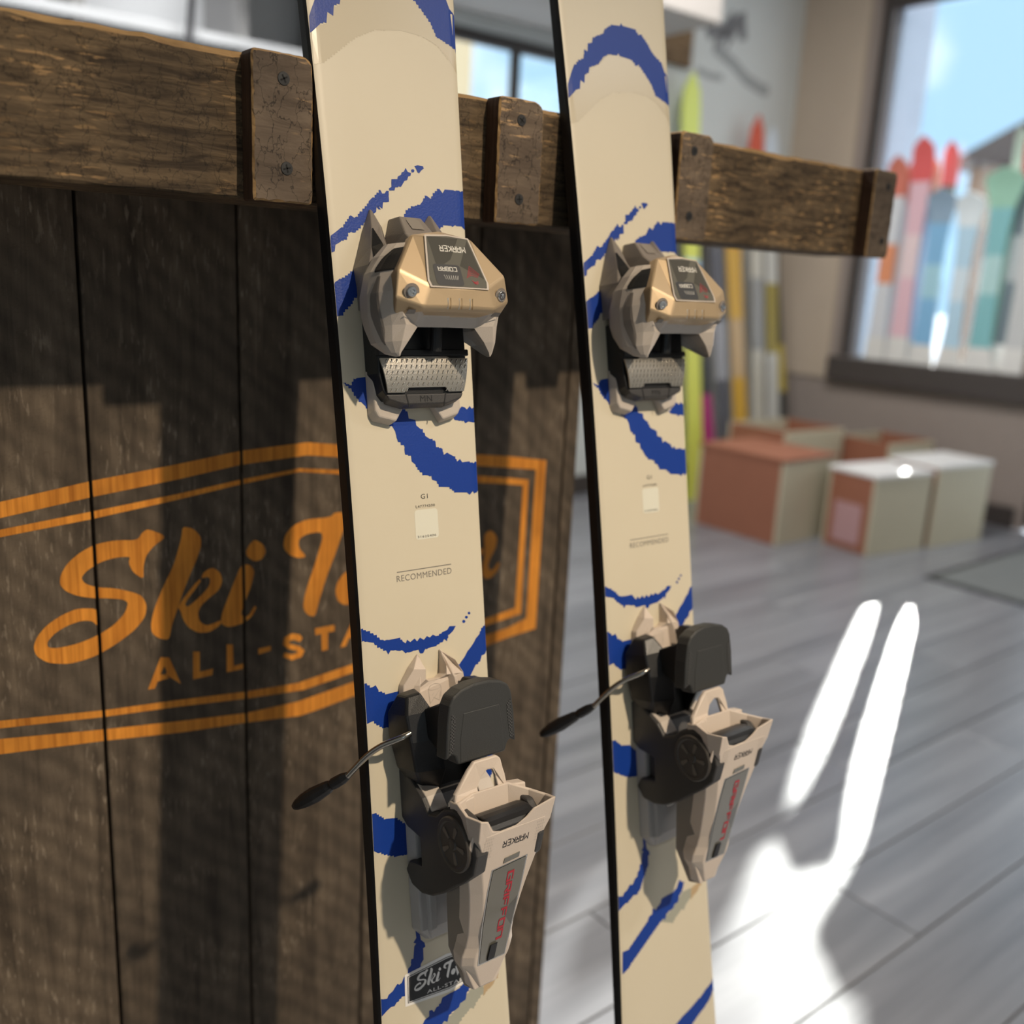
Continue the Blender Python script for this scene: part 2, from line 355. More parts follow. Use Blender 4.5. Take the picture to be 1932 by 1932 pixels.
fl = struct(box('floor', -2.6, XW, -2.4, YB, -0.12, -0.004, M['sub']))
bx = {}
def shared_box(name, sx, sy, sz, m, bevel):
    k = (name, sx, sy, sz)
    if k not in bx:
        v, f = box_g(-sx / 2, sx / 2, -sy / 2, sy / 2, -sz, 0)
        me = bpy.data.meshes.new(name); me.from_pydata(v, [], f); me.materials.append(m)
        bm = bmesh.new(); bm.from_mesh(me); bmesh.ops.recalc_face_normals(bm, faces=bm.faces)
        bmesh.ops.bevel(bm, geom=[e for e in bm.edges if abs(e.verts[0].co.z) < 1e-6 and abs(e.verts[1].co.z) < 1e-6], offset=bevel, segments=1, affect='EDGES'); bm.to_mesh(me); bm.free()
        bx[k] = me
    return bx[k]
PW, PL = 0.178, 1.22
row = 0; y = -2.4 + PW / 2
while y < YB - PW / 2 + 0.01:
    x = -2.6 - (row * 0.41 % PL)
    while x < XW:
        x0, x1 = max(x, -2.6), min(x + PL, XW)
        if x1 - x0 > 0.02:
            o = bpy.data.objects.new('floor_plank', shared_box('floor_plank', round(x1 - x0 - 0.0025, 4), PW - 0.0025, 0.008, M['floor'], 0.0012))
            o.location = ((x0 + x1) / 2, y, 0.0); COL.objects.link(o); o.parent = fl
        x += PL
    row += 1; y += PW

# back wall with one window, window wall with a display window and a glass door
def wall_with_holes(name, axis, pos, thick, a0, a1, z0, z1, holes, m):
    """axis 0: wall lies in the YZ plane at x=pos; axis 1: XZ plane at y=pos"""
    cuts = sorted({a0, a1, *[h for q in holes for h in q[:2]]}); parts = []
    for s, e in zip(cuts, cuts[1:]):
        spans = [(z0, z1)]
        for h in holes:
            if h[0] <= s + 1e-6 and h[1] >= e - 1e-6: spans = [q for (p, r) in spans for q in ((p, min(r, h[2])), (max(p, h[3]), r)) if q[1] - q[0] > 1e-4]
        for p, r in spans:
            parts.append(box_g(pos, pos + thick, s, e, p, r) if axis == 0 else box_g(s, e, pos, pos + thick, p, r))
    v, f = join(parts); return struct(obj(name, v, f, m))
W1 = (1.98, 2.93, 0.70, 2.42); D1 = (0.62, 1.86, 0.0, 2.42); W2 = (1.98, 3.02, 1.05, 1.97)
wall_with_holes('wall_back', 1, YB, 0.14, -2.6, XW + 0.16, 0, ZC, [W2], M['wall_grey'])
wall_with_holes('wall_right', 0, XW, 0.16, -2.4, YB, 0, ZC, [W1, D1], M['wall_taupe'])
struct(box('wall_left', -2.74, -2.6, -2.4, YB, 0, ZC, M['wall_grey']))
struct(box('ceiling', -2.74, XW + 0.16, -2.54, YB + 0.14, ZC, ZC + 0.1, M['ceil']))
wall_with_holes('wall_front', 1, -2.54, 0.14, -2.6, XW + 0.16, 0, ZC, [(-2.1, -1.0, 0.5, 2.4)], M['wall_grey'])
# tan corner pilaster between the back wall and the display window
struct(box('trim_1', XW - 0.012, XW + 0.001, 2.975, YB, 0.58, ZC, M['wall_tan']))
w = struct(empty('window_1', (XW, 2.455, 0.70)))
def win_frame(par, axis, pos, a0, a1, z0, z1, wdt, dep, off, m, mull=()):
    o = par.location
    def bxx(nm, s, e, p, r):
        g = box_g(pos - dep + off, pos + off, s, e, p, r) if axis == 0 else box_g(s, e, pos - dep + off, pos + off, p, r)
        v = [(x - o.x, y - o.y, z - o.z) for x, y, z in g[0]]; return obj(nm, v, g[1], m, par, 0.003)
    bxx('jamb', a0 - wdt, a0, z0 - wdt, z1 + wdt); bxx('jamb', a1, a1 + wdt, z0 - wdt, z1 + wdt)
    bxx('head', a0, a1, z1, z1 + wdt); bxx('rail', a0, a1, z0 - wdt, z0)
    for q in mull: bxx('mullion', q - 0.02, q + 0.02, z0, z1)
def pane(par, axis, pos, a0, a1, z0, z1):
    o = par.location
    g = box_g(pos, pos + 0.006, a0, a1, z0, z1) if axis == 0 else box_g(a0, a1, pos, pos + 0.006, z0, z1)
    obj('pane', [(x - o.x, y - o.y, z - o.z) for x, y, z in g[0]], g[1], M['pane'], par)
win_frame(w, 0, XW, 1.98, 2.88, 0.70, 2.36, 0.055, 0.03, 0.06, M['frame'])
pane(w, 0, XW + 0.10, 1.98, 2.88, 0.70, 2.36)
v, f = box_g(-0.05, 0.0, 1.90 - 2.455, 2.955 - 2.455, -0.125, 0.0); obj('sill', v, f, M['frame'], w, 0.006)
d = struct(empty('door_1', (XW, 1.24, 0.0)))
win_frame(d, 0, XW, 0.70, 1.80, 0.10, 2.36, 0.08, 0.05, 0.06, M['frame'])
pane(d, 0, XW + 0.05, 0.70, 1.80, 0.10, 2.36)
v, f = box_g(-0.09, -0.05, -0.46, -0.43, 0.9, 1.25); obj('handle', v, f, M['steel'], d, 0.006)
w2 = struct(empty('window_2', (2.5, YB, 1.05)))
win_frame(w2, 1, YB, 2.03, 2.97, 1.10, 1.92, 0.05, 0.03, 0.06, M['frame'], mull=(2.64,))
pane(w2, 1, YB + 0.07, 2.03, 2.97, 1.10, 1.92)
w3 = struct(empty('window_3', (-1.55, -2.40, 0.5)))
win_frame(w3, 1, -2.40, -2.03, -1.07, 0.57, 2.33, 0.07, 0.03, 0.0, M['frame'])
pane(w3, 1, -2.47, -2.03, -1.07, 0.57, 2.33)
struct(box('baseboard_back', -2.6, XW, YB - 0.014, YB, 0, 0.10, M['frame'], bevel=0.003))
struct(box('baseboard_right', XW - 0.014, XW, 1.90, YB - 0.014, 0, 0.10, M['frame'], bevel=0.003))
# ceiling soffit seen above the back window
struct(box('trim_2', 1.2, 3.15, 2.75, YB, 2.02, ZC, M['ceil'], bevel=0.01))
# ceiling fixtures: unseen panels added as room fill, then the spotlight
for i, (x, y) in enumerate(((0.7, 2.3), (2.4, -1.2), (2.5, 1.9))):
    e = tag(empty('added_fill_panel', (x, y, ZC)), ('unseen fill light panel added above the white shelving', 'unseen fill light panel added towards the glass door', 'unseen fill light panel added in front of the back wall')[i], 'light', 'added fill light panels')
    v, f = box_g(-0.58, 0.58, -0.17, 0.17, -0.014, 0.0); obj('housing', v, f, M['white'], e, 0.003)
for (p_, t_, e_, sz_), lb in zip(SPOTS, ('black ceiling spotlight aimed at the skis on the rack',)):
    e = tag(empty('ceiling_spotlight', (p_[0], p_[1], ZC)), lb, 'light')
    v, f = tube_g([(0, 0, 0), (0, 0, p_[2] - ZC + 0.02)], 0.012); obj('stem', v, f, M['black'], e)
    dv = (Vector(t_) - Vector(p_)).normalized(); c0 = Vector((0, 0, p_[2] - ZC)); secs = []
    for s, r in ((-0.13, 0.03), (-0.12, 0.045), (-0.012, 0.048), (-0.012, 0.042), (-0.11, 0.04)):
        a = dv.cross(Vector((0, 0, 1))).normalized(); b_ = dv.cross(a)
        secs.append([c0 + dv * s + (a * math.cos(k * math.pi / 10) + b_ * math.sin(k * math.pi / 10)) * r for k in range(20)])
    v, f = loft_g(secs); obj('can', v, f, M['black'], e, smooth=True)

# ------------------------------------------------------------------ outside
M['reveal'] = mat('pale_blue_render', (0.50, 0.56, 0.66), 0.8, var=0.04)
struct(box('wall_wing', XW + 0.16, 4.95, 2.90, 3.05, -0.06, 3.2, M['reveal']))  # stub wall added to stop sun at the window's end; shows as reveal
M['snow'] = mat('shade_blue_pavement', (0.50, 0.57, 0.68), 0.9, var=0.08)  # blue of shaded snow put into the colour, for the floor reflection
o = struct(box('ground_outside', XW + 0.16, 60, -40, 50, -0.3, -0.06, M['snow']))
o2 = struct(box('ground_behind', -10, XW + 0.16, YB + 0.14, 40, -0.3, -0.06, M['snow']))
M['brick'] = mat('brown_facade', (0.30, 0.19, 0.13), 0.9, var=0.15)
M['brick2'] = mat('salmon_facade', (0.52, 0.30, 0.22), 0.9, var=0.1)
M['cream_wall'] = mat('cream_facade', (0.80, 0.62, 0.38), 0.9, var=0.05)
M['roof'] = mat('dark_roof', (0.10, 0.08, 0.075), 0.8, var=0.1)
M['house_glass'] = mat('house_window', (0.10, 0.13, 0.17), 0.1, var=0.05)
def house(label, x, y0, y1, hgt, dep, m, wins, roof=True, cat='building'):
    e = tag(empty('building', (x, (y0 + y1) / 2, -0.06)), label, cat)
    hw = (y1 - y0) / 2
    v, f = box_g(0, dep, -hw, hw, 0, hgt); obj('wall', v, f, m, e)
    if roof:
        P = [(-hw - 0.3, hgt), (hw + 0.3, hgt), (0, hgt + hw * 0.55)]
        v, f = prism_g(P, -0.3, dep + 0.3, lambda a, b, c: (c, a, b)); obj('roof', v, f, M['roof'], e)
    for (a, b, wd, hg) in wins:
        v, f = box_g(-0.05, 0.03, a - wd / 2, a + wd / 2, b, b + hg); q = obj('window', v, f, M['frame'], e)
        v, f = box_g(-0.06, -0.04, a - wd / 2 + 0.07, a + wd / 2 - 0.07, b + 0.07, b + hg - 0.07); obj('pane', v, f, M['house_glass'], q)
house('brown gabled building across the street beyond the display window', 14, 3.0, 7.35, 2.9, 5, M['brick'], [(-1.0, 0.9, 0.9, 1.2), (0.3, 0.9, 0.9, 1.2), (1.15, 1.0, 0.5, 1.0)])
house('low salmon building with wide shop windows behind the brown gabled one', 20, 5.4, 9.0, 2.6, 4, M['brick2'], [(-0.8, 0.6, 1.4, 1.5), (0.9, 0.6, 1.4, 1.5)], roof=False)
e = tag(empty('building', (4.2, 9.0, -0.06)), 'cream sunlit building outside the back window', 'building')
v, f = box_g(-7, 2.2, 0, 4, 0, 4.6); obj('wall', v, f, M['cream_wall'], e)
for k in range(4):
    v, f = box_g(-5.5 + k * 1.9, -4.6 + k * 1.9, -0.05, 0.02, 1.1, 2.4); obj('window', v, f, M['house_glass'], e)
v, f = box_g(-7.2, 2.4, -0.3, 4.2, 4.6, 4.9); obj('roof', v, f, M['roof'], e)

# ------------------------------------------------------------------ outlines in mm: print on the ski (across, along) and lettering on the sign (x, height)
DATA = {
'blue': {
  'dash_tip': [(14.5,247.5),(17.3,248.4),(21.7,248.2),(22.2,246.6),(20.1,245.2),(18.1,242.9),(16.8,243.3),(16.1,245.1)],
  'dash_dot': [(11.6,244.6),(13.4,245.3),(14.4,244.5),(13.7,243.1),(11.9,242.7)],
  'dash_mid': [(7.2,245.4),(8.8,242.9),(11.4,242.3),(10.8,240.3),(8.9,239.8),(7.8,237),(5.6,236.4),(4,234),(2.5,232),(-2.4,230.7),(-3,229),(-6.9,228.5),(-7.4,229.8),(-5.2,231.2),(-4.8,236.4),(-0.1,237),(0.5,238.8),(3.2,240.2),(3.8,241.9),(5.7,242.7)],
  'dash_band': [(-15.5,227.9),(-14.2,228.2),(-12.9,225.9),(-11,226.1),(-9.5,228.1),(-7.5,228.2),(-8,220.9),(-12.8,219.7),(-13.6,215.6),(-14.9,215.1),(-16.4,217.2),(-18.2,216.6),(-18.7,212.9),(-14.6,215),(-16.6,214.9),(-17.9,217.3),(-18.7,213),(-21.8,211),(-25,207.4),(-31.3,201),(-35.3,198.2),(-40.1,197.4),(-42.4,192.7),(-47.2,191.1),(-51.1,188.8),(-51.9,184.6),(-54,183.8),(-55.9,186),(-55.6,191.7),(-53.8,194.7),(-49.4,197.9),(-45.9,200.6),(-42.8,204.6),(-39.7,208.2),(-34.4,208.6),(-31.3,212.3),(-27,216.2),(-23.8,219.7),(-20.6,222.6)],
  'upper_band': [(56.3,234.7),(38.7,234),(36.7,231.2),(34.2,233.9),(29.9,230.5),(26.5,226.1),(23.1,228),(19.7,224.3),(16.8,221.1),(12.3,219.6),(6.5,216.5),(3.1,211.5),(-25,184.4),(-34.4,174.9),(-39.8,172.1),(-45.9,167.7),(-50.7,166.1),(-54.8,163.5),(-54.6,142),(-50.7,142.6),(-47.6,146.8),(-43,150.4),(-40.3,154.7),(-35.9,156.4),(-18.5,163.4),(9.1,190.3),(35.2,208.6),(51.5,209.1),(52.7,208),(55.9,207.1)],
  'toe_band': [(-4.4,76.4),(-4,72.7),(1.4,71.5),(1.8,67.7),(5.3,64.9),(8.7,60),(12.3,57.7),(17,55.3),(17.2,51.5),(22,50.2),(23.3,45.7),(26.4,47.2),(28.2,46),(32,44.1),(34.4,40.1),(37.2,41.9),(39,39.3),(42.4,39.6),(49,37.9),(51.1,39.3),(54.5,38.3),(53.8,17.1),(48.1,15.3),(46.9,17.6),(44,15.1),(41.5,17),(32.2,17.8),(26.5,22.1),(18.8,22.9),(15.9,27.3),(12.1,28.6),(11.7,31.4),(6.7,32.3),(1.9,36.3),(-0.9,40.3),(-3.8,42.6),(-4.1,46.8),(-8.9,48.2),(-9.4,54.5),(-14.3,58.5),(-15.6,64.3),(-17.8,68),(-27.9,75.1),(-37.3,82.1),(-40.5,85.2),(-44.2,89.4),(-47.2,94.5),(-51.4,97.6),(-53.1,98.3),(-48.2,96.5),(-45,101),(-35.7,101.9),(-26.5,93.6)],
  'side_tick': [(32.8,73),(38.4,77),(41.3,79.8),(43.9,79.2),(45.8,77.5),(48.6,80),(50.5,77.9),(54.4,79.5),(53.8,67.3),(46.5,68.7),(43.7,67.4),(42.5,69.4),(34.6,70.2)],
  'thin_arc': [(-52.4,-68.8),(-48.2,-71.1),(-42.6,-74.7),(-38.1,-78.7),(-31,-80),(-23.7,-80),(-20.2,-83),(-17.9,-84.8),(-16.5,-82.5),(-14.1,-84.6),(-10.3,-82.6),(-8.5,-85.1),(-5.9,-82.8),(-2.8,-85),(-0.1,-82.7),(2.3,-84.2),(5,-82.5),(7.5,-84.1),(12.8,-82.2),(17.4,-81.3),(19.6,-78.9),(25.1,-79.6),(22.6,-82.8),(19.2,-85),(16.9,-89.6),(14.4,-87.5),(13,-89.5),(7.6,-91.3),(-2,-91.7),(-4.1,-94.6),(-6.6,-94.2),(-7.7,-91.2),(-18.4,-92),(-20.1,-90),(-30.3,-87.6),(-32.3,-90.2),(-33.9,-86.9),(-38.5,-83.9),(-42.9,-79.9),(-47,-78.7),(-51.9,-77.8)],
  'arc_dot0': [(38.7,-72.3),(38.3,-72.9),(37.4,-73.1),(36.5,-72.6),(36.2,-71.9),(36.6,-71.2),(37.5,-71.1),(38.3,-71.5)],
  'arc_dot1': [(36.2,-74.9),(35.7,-75.7),(34.8,-75.8),(33.8,-75.3),(33.5,-74.5),(33.9,-73.8),(34.9,-73.6),(35.8,-74.1)],
  'arc_dot2': [(33.8,-77.7),(33.3,-78.5),(32.3,-78.7),(31.3,-78.2),(30.9,-77.2),(31.4,-76.4),(32.4,-76.2),(33.4,-76.8)],
  'heel_bowl': [(54,-82.7),(49,-85),(45.9,-89.1),(42.3,-91.9),(40,-94.9),(37.1,-97.8),(34,-100.3),(31.4,-103.8),(28.3,-106.6),(26.4,-108.5),(18.4,-114.6),(3.9,-118.4),(-9.6,-119.5),(-23.1,-117.6),(-34.4,-117.7),(-41.8,-113.4),(-43.8,-109.6),(-46.1,-110.5),(-52.4,-105.2),(-51.8,-135.5),(-48.5,-134.4),(-45,-138),(-40.7,-141.1),(-31.5,-141.9),(-25.3,-142.8),(-2.8,-133.5),(14.7,-127.6),(28.5,-120.6),(35.8,-118.6),(38.4,-115.1),(41,-111.6),(45.4,-108.9),(46.8,-105.7),(49.9,-105.3),(53.1,-102.8)],
  'heel_arc': [(54.8,-177.9),(47.5,-182.6),(37.3,-188.7),(17.5,-197.6),(-10.9,-209.6),(-23.9,-216.4),(-32.9,-208),(-42.1,-205.9),(-49.3,-199.6),(-53.9,-199.7),(-54.7,-225.1),(-49.8,-228.7),(-45.4,-231.6),(-37.8,-235.4),(-31.6,-236),(-12.9,-238.8),(15.5,-229.5),(41,-208.2),(55.9,-191.5)],
  'tail_wave': [(-24,-293.6),(-23.6,-300.9),(-26.2,-303.4),(-24,-305),(-25.7,-306.5),(-27,-315.2),(-29,-315.1),(-29.7,-319.8),(-31.7,-321.1),(-32.3,-324.4),(-35.6,-325.9),(-37.7,-329.3),(-39.7,-329.9),(-41.1,-328.6),(-42.8,-330),(-45.3,-332.5),(-48.8,-333.8),(-50.1,-336.1),(-56.2,-334.9),(-56.2,-348.1),(-53.8,-347.1),(-50.7,-344.9),(-47.5,-343.5),(-44.5,-344.1),(-42.8,-342),(-38.4,-339.6),(-35,-340.3),(-30,-336.7),(-24.6,-326.8),(-21.1,-321.8),(-18.6,-319.2),(-18.4,-310.7),(-16.4,-310.1),(-17,-307),(-19.9,-303.7),(-20.9,-294.8)],
  'tail_band': [(24.4,-350.4),(21.4,-357.4),(16.9,-360.7),(15.8,-364.7),(10.6,-365.5),(9.6,-368),(5.3,-369.1),(0.1,-371.3),(-1.3,-375.1),(-4.1,-373.1),(-6.3,-374.9),(-42.5,-398.2),(-47.2,-401.9),(-54.7,-404.5),(-53.4,-384.9),(-47.6,-385),(-22.5,-367.7),(-20.7,-365.1),(-16.6,-364),(-16.4,-359.8),(-14,-360.1),(-12.5,-362.5),(-9.9,-359.7),(-5.6,-357.1),(-4.6,-354.6),(1.2,-354.1),(8.8,-353.6),(14,-351.4),(17.8,-345.5)],
  'tail_band_low': [(57.5,-454),(53.9,-457.3),(46.9,-460.5),(39.9,-464.7),(37.4,-464.9),(26.3,-469.7),(16.3,-472.5),(6.4,-476.7),(-6.6,-480),(-22.4,-483.4),(2,-494.5),(25.3,-486),(35.7,-479.7),(42.6,-476.7),(51.4,-470.8),(57.7,-466.2)],
  'arch': [(-58.9,323.8),(-56.9,334.3),(-55.3,338.6),(-52.6,344.7),(-49.2,350.9),(-44.6,355.3),(-38.7,357.9),(-37.3,364.9),(-33.9,363.4),(-32.8,370.4),(-28.1,371.8),(-26.9,376.2),(-21.6,378.9),(-15.6,381.5),(-12.9,385.7),(-5.9,390.2),(4.6,391.2),(6.4,393.9),(8,391.9),(21.2,391.8),(25.4,387.7),(28.3,388.8),(35.6,382),(39.7,376.2),(45.5,371.8),(51.5,368.4),(54,362.2),(59.3,358.6),(58.9,331.8),(56.8,334.8),(48.2,338),(41.3,340.2),(36.8,349.4),(29.8,357),(23.5,363.3),(21,361.5),(16.1,365.5),(1.9,366.2),(0.6,368.3),(-1.1,366.2),(-10,365.3),(-16.2,361.9),(-22.7,355),(-33.2,350.6),(-34.4,346.2),(-38.8,343.9),(-39.8,337.6),(-43.9,339.3),(-45.2,332),(-50,330.3),(-56.1,324.4)],
},
'grey': [[(21.4,-357.4),(33.5,-357.9),(32.1,-367.1),(26.6,-370.8),(22.9,-375.2),(20.4,-373.4),(14.1,-377.4),(8.7,-381.6),(-6.3,-374.9),(-4.1,-373.1),(-1.3,-375.1),(0.1,-371.3),(5.3,-369.1),(9.6,-368),(10.6,-365.5),(15.8,-364.7),(16.9,-360.7)]],
'tan': [[(33.5,-357.9),(47,-355.1),(46.9,-360),(44,-360),(42.1,-363),(38.4,-365.2),(32,-368.6)],[(-56.1,324.4),(-50,330.3),(-45.2,332),(-43.9,339.3),(-39.8,337.6),(-38.8,343.9),(-34.4,346.2),(-33.2,350.6),(-22.7,355),(-16.2,361.9),(-10,365.3),(1.9,366.2),(16.1,365.5),(23.5,363.3),(29.8,357),(36.8,349.4),(41.3,340.2),(48.2,338),(55.1,334.6),(57.4,317.1),(50.2,326.1),(41.5,334.2),(29.3,338.2),(10.9,338.6),(-7.4,335.1),(-22.8,327),(-29.1,322.1),(-36.8,315.7),(-49,305.7),(-56.2,303.7)]],
'pan': {
  'S': [(240.8,789),(245.1,795.2),(250,797.9),(265.8,789.1),(254.1,782.1),(247.4,774.6),(244.6,764.7),(244.6,753.6),(235.7,761.8),(232.6,770.8),(234.7,775.6),(222.3,776.5),(209.9,774.2),(199.1,768.4),(194.6,763.3),(197,757.9),(205.8,753.1),(221,749.8),(234.9,744),(242.7,739.2),(246.3,729.9),(244.3,719.7),(234.9,709.3),(218.5,699.5),(202.6,692.9),(190.3,690.8),(179.8,690.5),(165.3,694.6),(157.1,702.3),(155.2,710.2),(158.2,718.7),(165.9,727.1),(176.4,733.3),(189.9,737.5),(204.8,734.8),(206.3,728.6),(205.2,718.9),(201.2,724.4),(193.8,726.2),(183.2,724.5),(172.7,719.9),(165.7,713),(166.1,707.9),(173.3,706),(188.2,706.6),(203.5,710.3),(217.8,717),(227.7,726.3),(231,735.2),(226.7,738.9),(214.4,742.1),(202.3,744.2),(190.5,748.2),(182,753.8),(178,760.2),(179.2,768.2),(184.8,777.1),(195.6,785.3),(207.7,790.2),(223,791.4)],
  'k_stem': [(279.3,796.3),(288.5,793.4),(295.1,785.3),(295.3,776.5),(290.1,763.1),(283.7,749.9),(277.2,735),(271.6,720),(267,708.3),(264,694.5),(255.7,697.6),(249.3,703.7),(248.9,713.6),(252.7,727),(260.8,744.8),(269.7,760.9),(275.3,777.5),(278.2,787.5)],
  'k_bowl': [(272.6,723.4),(276.2,729),(288.6,742.9),(293,746.3),(294.7,744.6),(278.6,725.9),(281.1,721.8),(292.5,729.7),(301.5,738.1),(302.6,745.1),(300,747.3),(293.9,746.5),(296.7,752.3),(304.6,755.6),(311.5,750),(314,741.5),(310.2,733),(301.2,727.3),(293.2,721.4),(290.4,714.7),(291.8,706.2),(297.9,701.4),(305,702.4),(311.3,704.4),(311.2,699.7),(300.3,694.5),(289.8,696.2),(281.3,702.8),(276.5,711.9),(275,719.3)],
  'i': [(331.4,753.3),(339.7,753),(344.2,745.9),(341.2,733.4),(335.4,719.5),(329.5,705.6),(336.9,702.3),(343.6,712.4),(345.5,710.2),(340.6,701.6),(331.2,696.8),(318.3,695.6),(310.9,700.7),(312.4,710.6),(319,726),(325.7,741.4)],
  'i_dot': [(344.7,776.1),(353,770.4),(355.7,762.6),(351.8,755.8),(344.3,754.7),(337,760.7),(336.2,766.3),(340,772.1)],
  'T': [(372.8,767.7),(374.8,776.7),(383.6,784.9),(397.4,788.8),(421.5,787.8),(426.6,792.6),(448.5,788.5),(450.7,780.5),(444.4,774.5),(436,774.6),(427.8,752.4),(417.5,728.6),(409.3,704.5),(405.2,689.5),(397.1,693),(392.1,701.7),(395.1,716.7),(405.3,744.1),(415.4,774.3),(397.3,774.7),(388.4,770.3),(388.4,761.8),(396.3,752.1),(389.3,751.3),(379.5,755.5),(373.8,762)],
  'o': [(427,711.3),(429,720.9),(436.3,729.6),(447,732.9),(457.8,728.3),(462.3,719.5),(459.2,707.9),(449.5,697.4),(438.7,695.3),(430.2,700.8)],
  'n_tail': [(606.5,746.2),(616.1,751.1),(625.8,741),(624,728.8),(617.8,719.9),(613.7,709.4),(618.7,703.1),(623.6,706.6),(628.3,712.8),(630.9,711),(628.8,702.9),(620.8,695.8),(612.5,694.3),(606.4,700.9),(607,711.9),(609.3,725.3)],
  'A': [(243.9,652.2),(255.9,680),(263.4,678.3),(273,650.7),(265.3,651.8),(262.6,658.7),(259.7,662.7),(260.9,665.2),(258.9,671.1),(255.2,664.1),(259.7,662.7),(262.6,658.7),(252.5,657.8),(249.9,651.8)],
  'L': [(284.9,679.2),(291,677.9),(290.4,658.4),(302.9,658.8),(301.9,652.6),(284.1,652.4)],
  'L2': [(316.1,679.5),(322,678.3),(322.4,656.9),(331.4,657.4),(331.3,652),(315.5,652.3)],
  'hyphen': [(346.7,668.9),(359.2,669.2),(359.2,664.3),(346.6,663.1)],
  'S2': [(391.9,670.3),(388.9,666.9),(382.9,670.5),(377.9,670.2),(378.5,667.1),(388.9,662.6),(393.9,656.9),(390.9,651),(380.7,649.8),(371.2,655.2),(372.8,659.4),(380.8,655.7),(386.8,656.4),(385.8,658.6),(376.8,662.5),(371.3,667.6),(373,675.1),(380.9,677.4),(388.9,674.8)],
  'T2': [(405.2,677.6),(426.5,677.4),(426.5,670.7),(419.2,670.8),(419.2,652.6),(412.5,652.6),(411.9,670.8),(405.6,670.5)],
  'A2': [(432.6,651.8),(445.4,675.8),(453,674.3),(461,653.1),(454.4,653),(451,660.3),(442.3,659.6),(439.1,652.1)],
  'outline_outer_top': [(88.2,824.1),(139.8,833.1),(207.6,843.4),(276.3,851.3),(332.6,858.8),(397.6,862.2),(594.8,835.8),(638.1,830.5),(689.9,822.1),(688.6,622),(647.5,619.1),(619.2,615.4),(405.2,590.4),(388.5,589.2),(333.1,596.7),(272.8,603.3),(204.8,613.8),(124.9,624.3),(71.8,630.7),(73,645.1),(125.9,637.6),(205.3,624.5),(273.2,614.6),(333.3,606.6),(386.6,605.1),(618.5,628.6),(646.8,631),(673.3,637.6),(675.4,812.6),(638.9,817.7),(595.4,823.6),(397.5,849.9),(332.4,846.2),(275.8,838),(206.9,830),(138.9,820.3),(87.2,812.5)],
  'outline_inner_top': [(86.6,805.2),(138.2,811.2),(206.2,818),(275.3,825.4),(332.1,832.8),(389.7,838.4),(596.7,812.8),(631.1,807.7),(665.7,802.2),(665.3,644.7),(616.2,639.8),(392.8,615.8),(333.5,621.3),(271.9,629.1),(205.9,636),(126.5,646.8),(73.7,653),(74.3,660.1),(127,653.4),(206.2,642.2),(272.1,635.6),(333.7,628.5),(386.7,624.8),(615.8,648.5),(655.9,653.3),(658,796.4),(631.6,800.5),(597.1,805.1),(389.7,834.8),(332,828.4),(275.2,820.3),(205.9,811.6),(137.8,805.1),(86,798.6)],
}}
# ------------------------------------------------------------------ ski rack: sign of planks, cross beam, divider blocks
YP = 0.80; YBB = 0.700; YBEAM = 0.6263; ZB0, ZB1 = 1.0609, 1.1499
sign = tag(empty('display_rack', (0.2, 0.80, 0.0)), 'rustic plank ski rack with carved orange lettering and a beam with divider blocks', 'ski rack')
so = Vector(sign.location)
edges = [-0.3038, -0.1763, -0.0488, 0.0787, 0.2062, 0.3337, 0.4612, 0.5887, 0.7162]
xr_end = 0.7368
for i, x0 in enumerate(edges):
    x1 = edges[i + 1] if i + 1 < len(edges) else xr_end
    gap = 0.0013
    v, f = box_g(x0 + gap - so.x, x1 - gap - so.x, YP - so.y, YP + 0.019 - so.y, 0.03, ZB1 - 0.012)
    o = obj('plank', v, f, M['plank'], sign, 0.0012)
box('backing_board', edges[0] - so.x, xr_end - 0.01 - so.x, YP + 0.0195 - so.y, YP + 0.032 - so.y, 0.03, ZB1 - 0.02, M['black'], sign)
box('foot', edges[0] - so.x, xr_end - so.x, YP - 0.02 - so.y, YP + 0.06 - so.y, 0.0, 0.03, M['plank'], sign, 0.003)
# beam: rough sawn, front top edge worn pale
def beam_sections(x0, x1, n, y0, y1, z0, z1, ch, rng, amp):
    secs = []
    for i in range(n + 1):
        x = x0 + (x1 - x0) * i / n; j = lambda s=1.0: rng.uniform(-amp, amp) * s
        c = ch * (0.75 + 0.5 * noise.noise(Vector((x * 14, 0, 0))) + rng.uniform(-0.2, 0.2))
        secs.append([(x - so.x, y0 + j() - so.y, z0 + j(1.6) + 0.0012), (x - so.x, y0 + j() - so.y, z1 - c), (x - so.x, y0 + c * 0.75 - so.y, z1 + j(1.2)), (x - so.x, y1 - so.y, z1 + j()), (x - so.x, y1 - so.y, z0), (x - so.x, y0 + 0.0015 - so.y, z0 + j(0.8))])
    return secs
rng = random.Random(3)
secs = beam_sections(-0.36, 1.0085, 150, YBEAM, YBB, ZB0, ZB1, 0.0045, rng, 0.0004)
V_, F_ = loft_g(secs)
beam = obj('beam', V_, F_, [M['beam'], M['edge_wood']], sign)
for p in beam.data.polygons:
    c = p.center
    if p.normal.z > 0.35 and p.normal.y < -0.2: p.material_index = 1
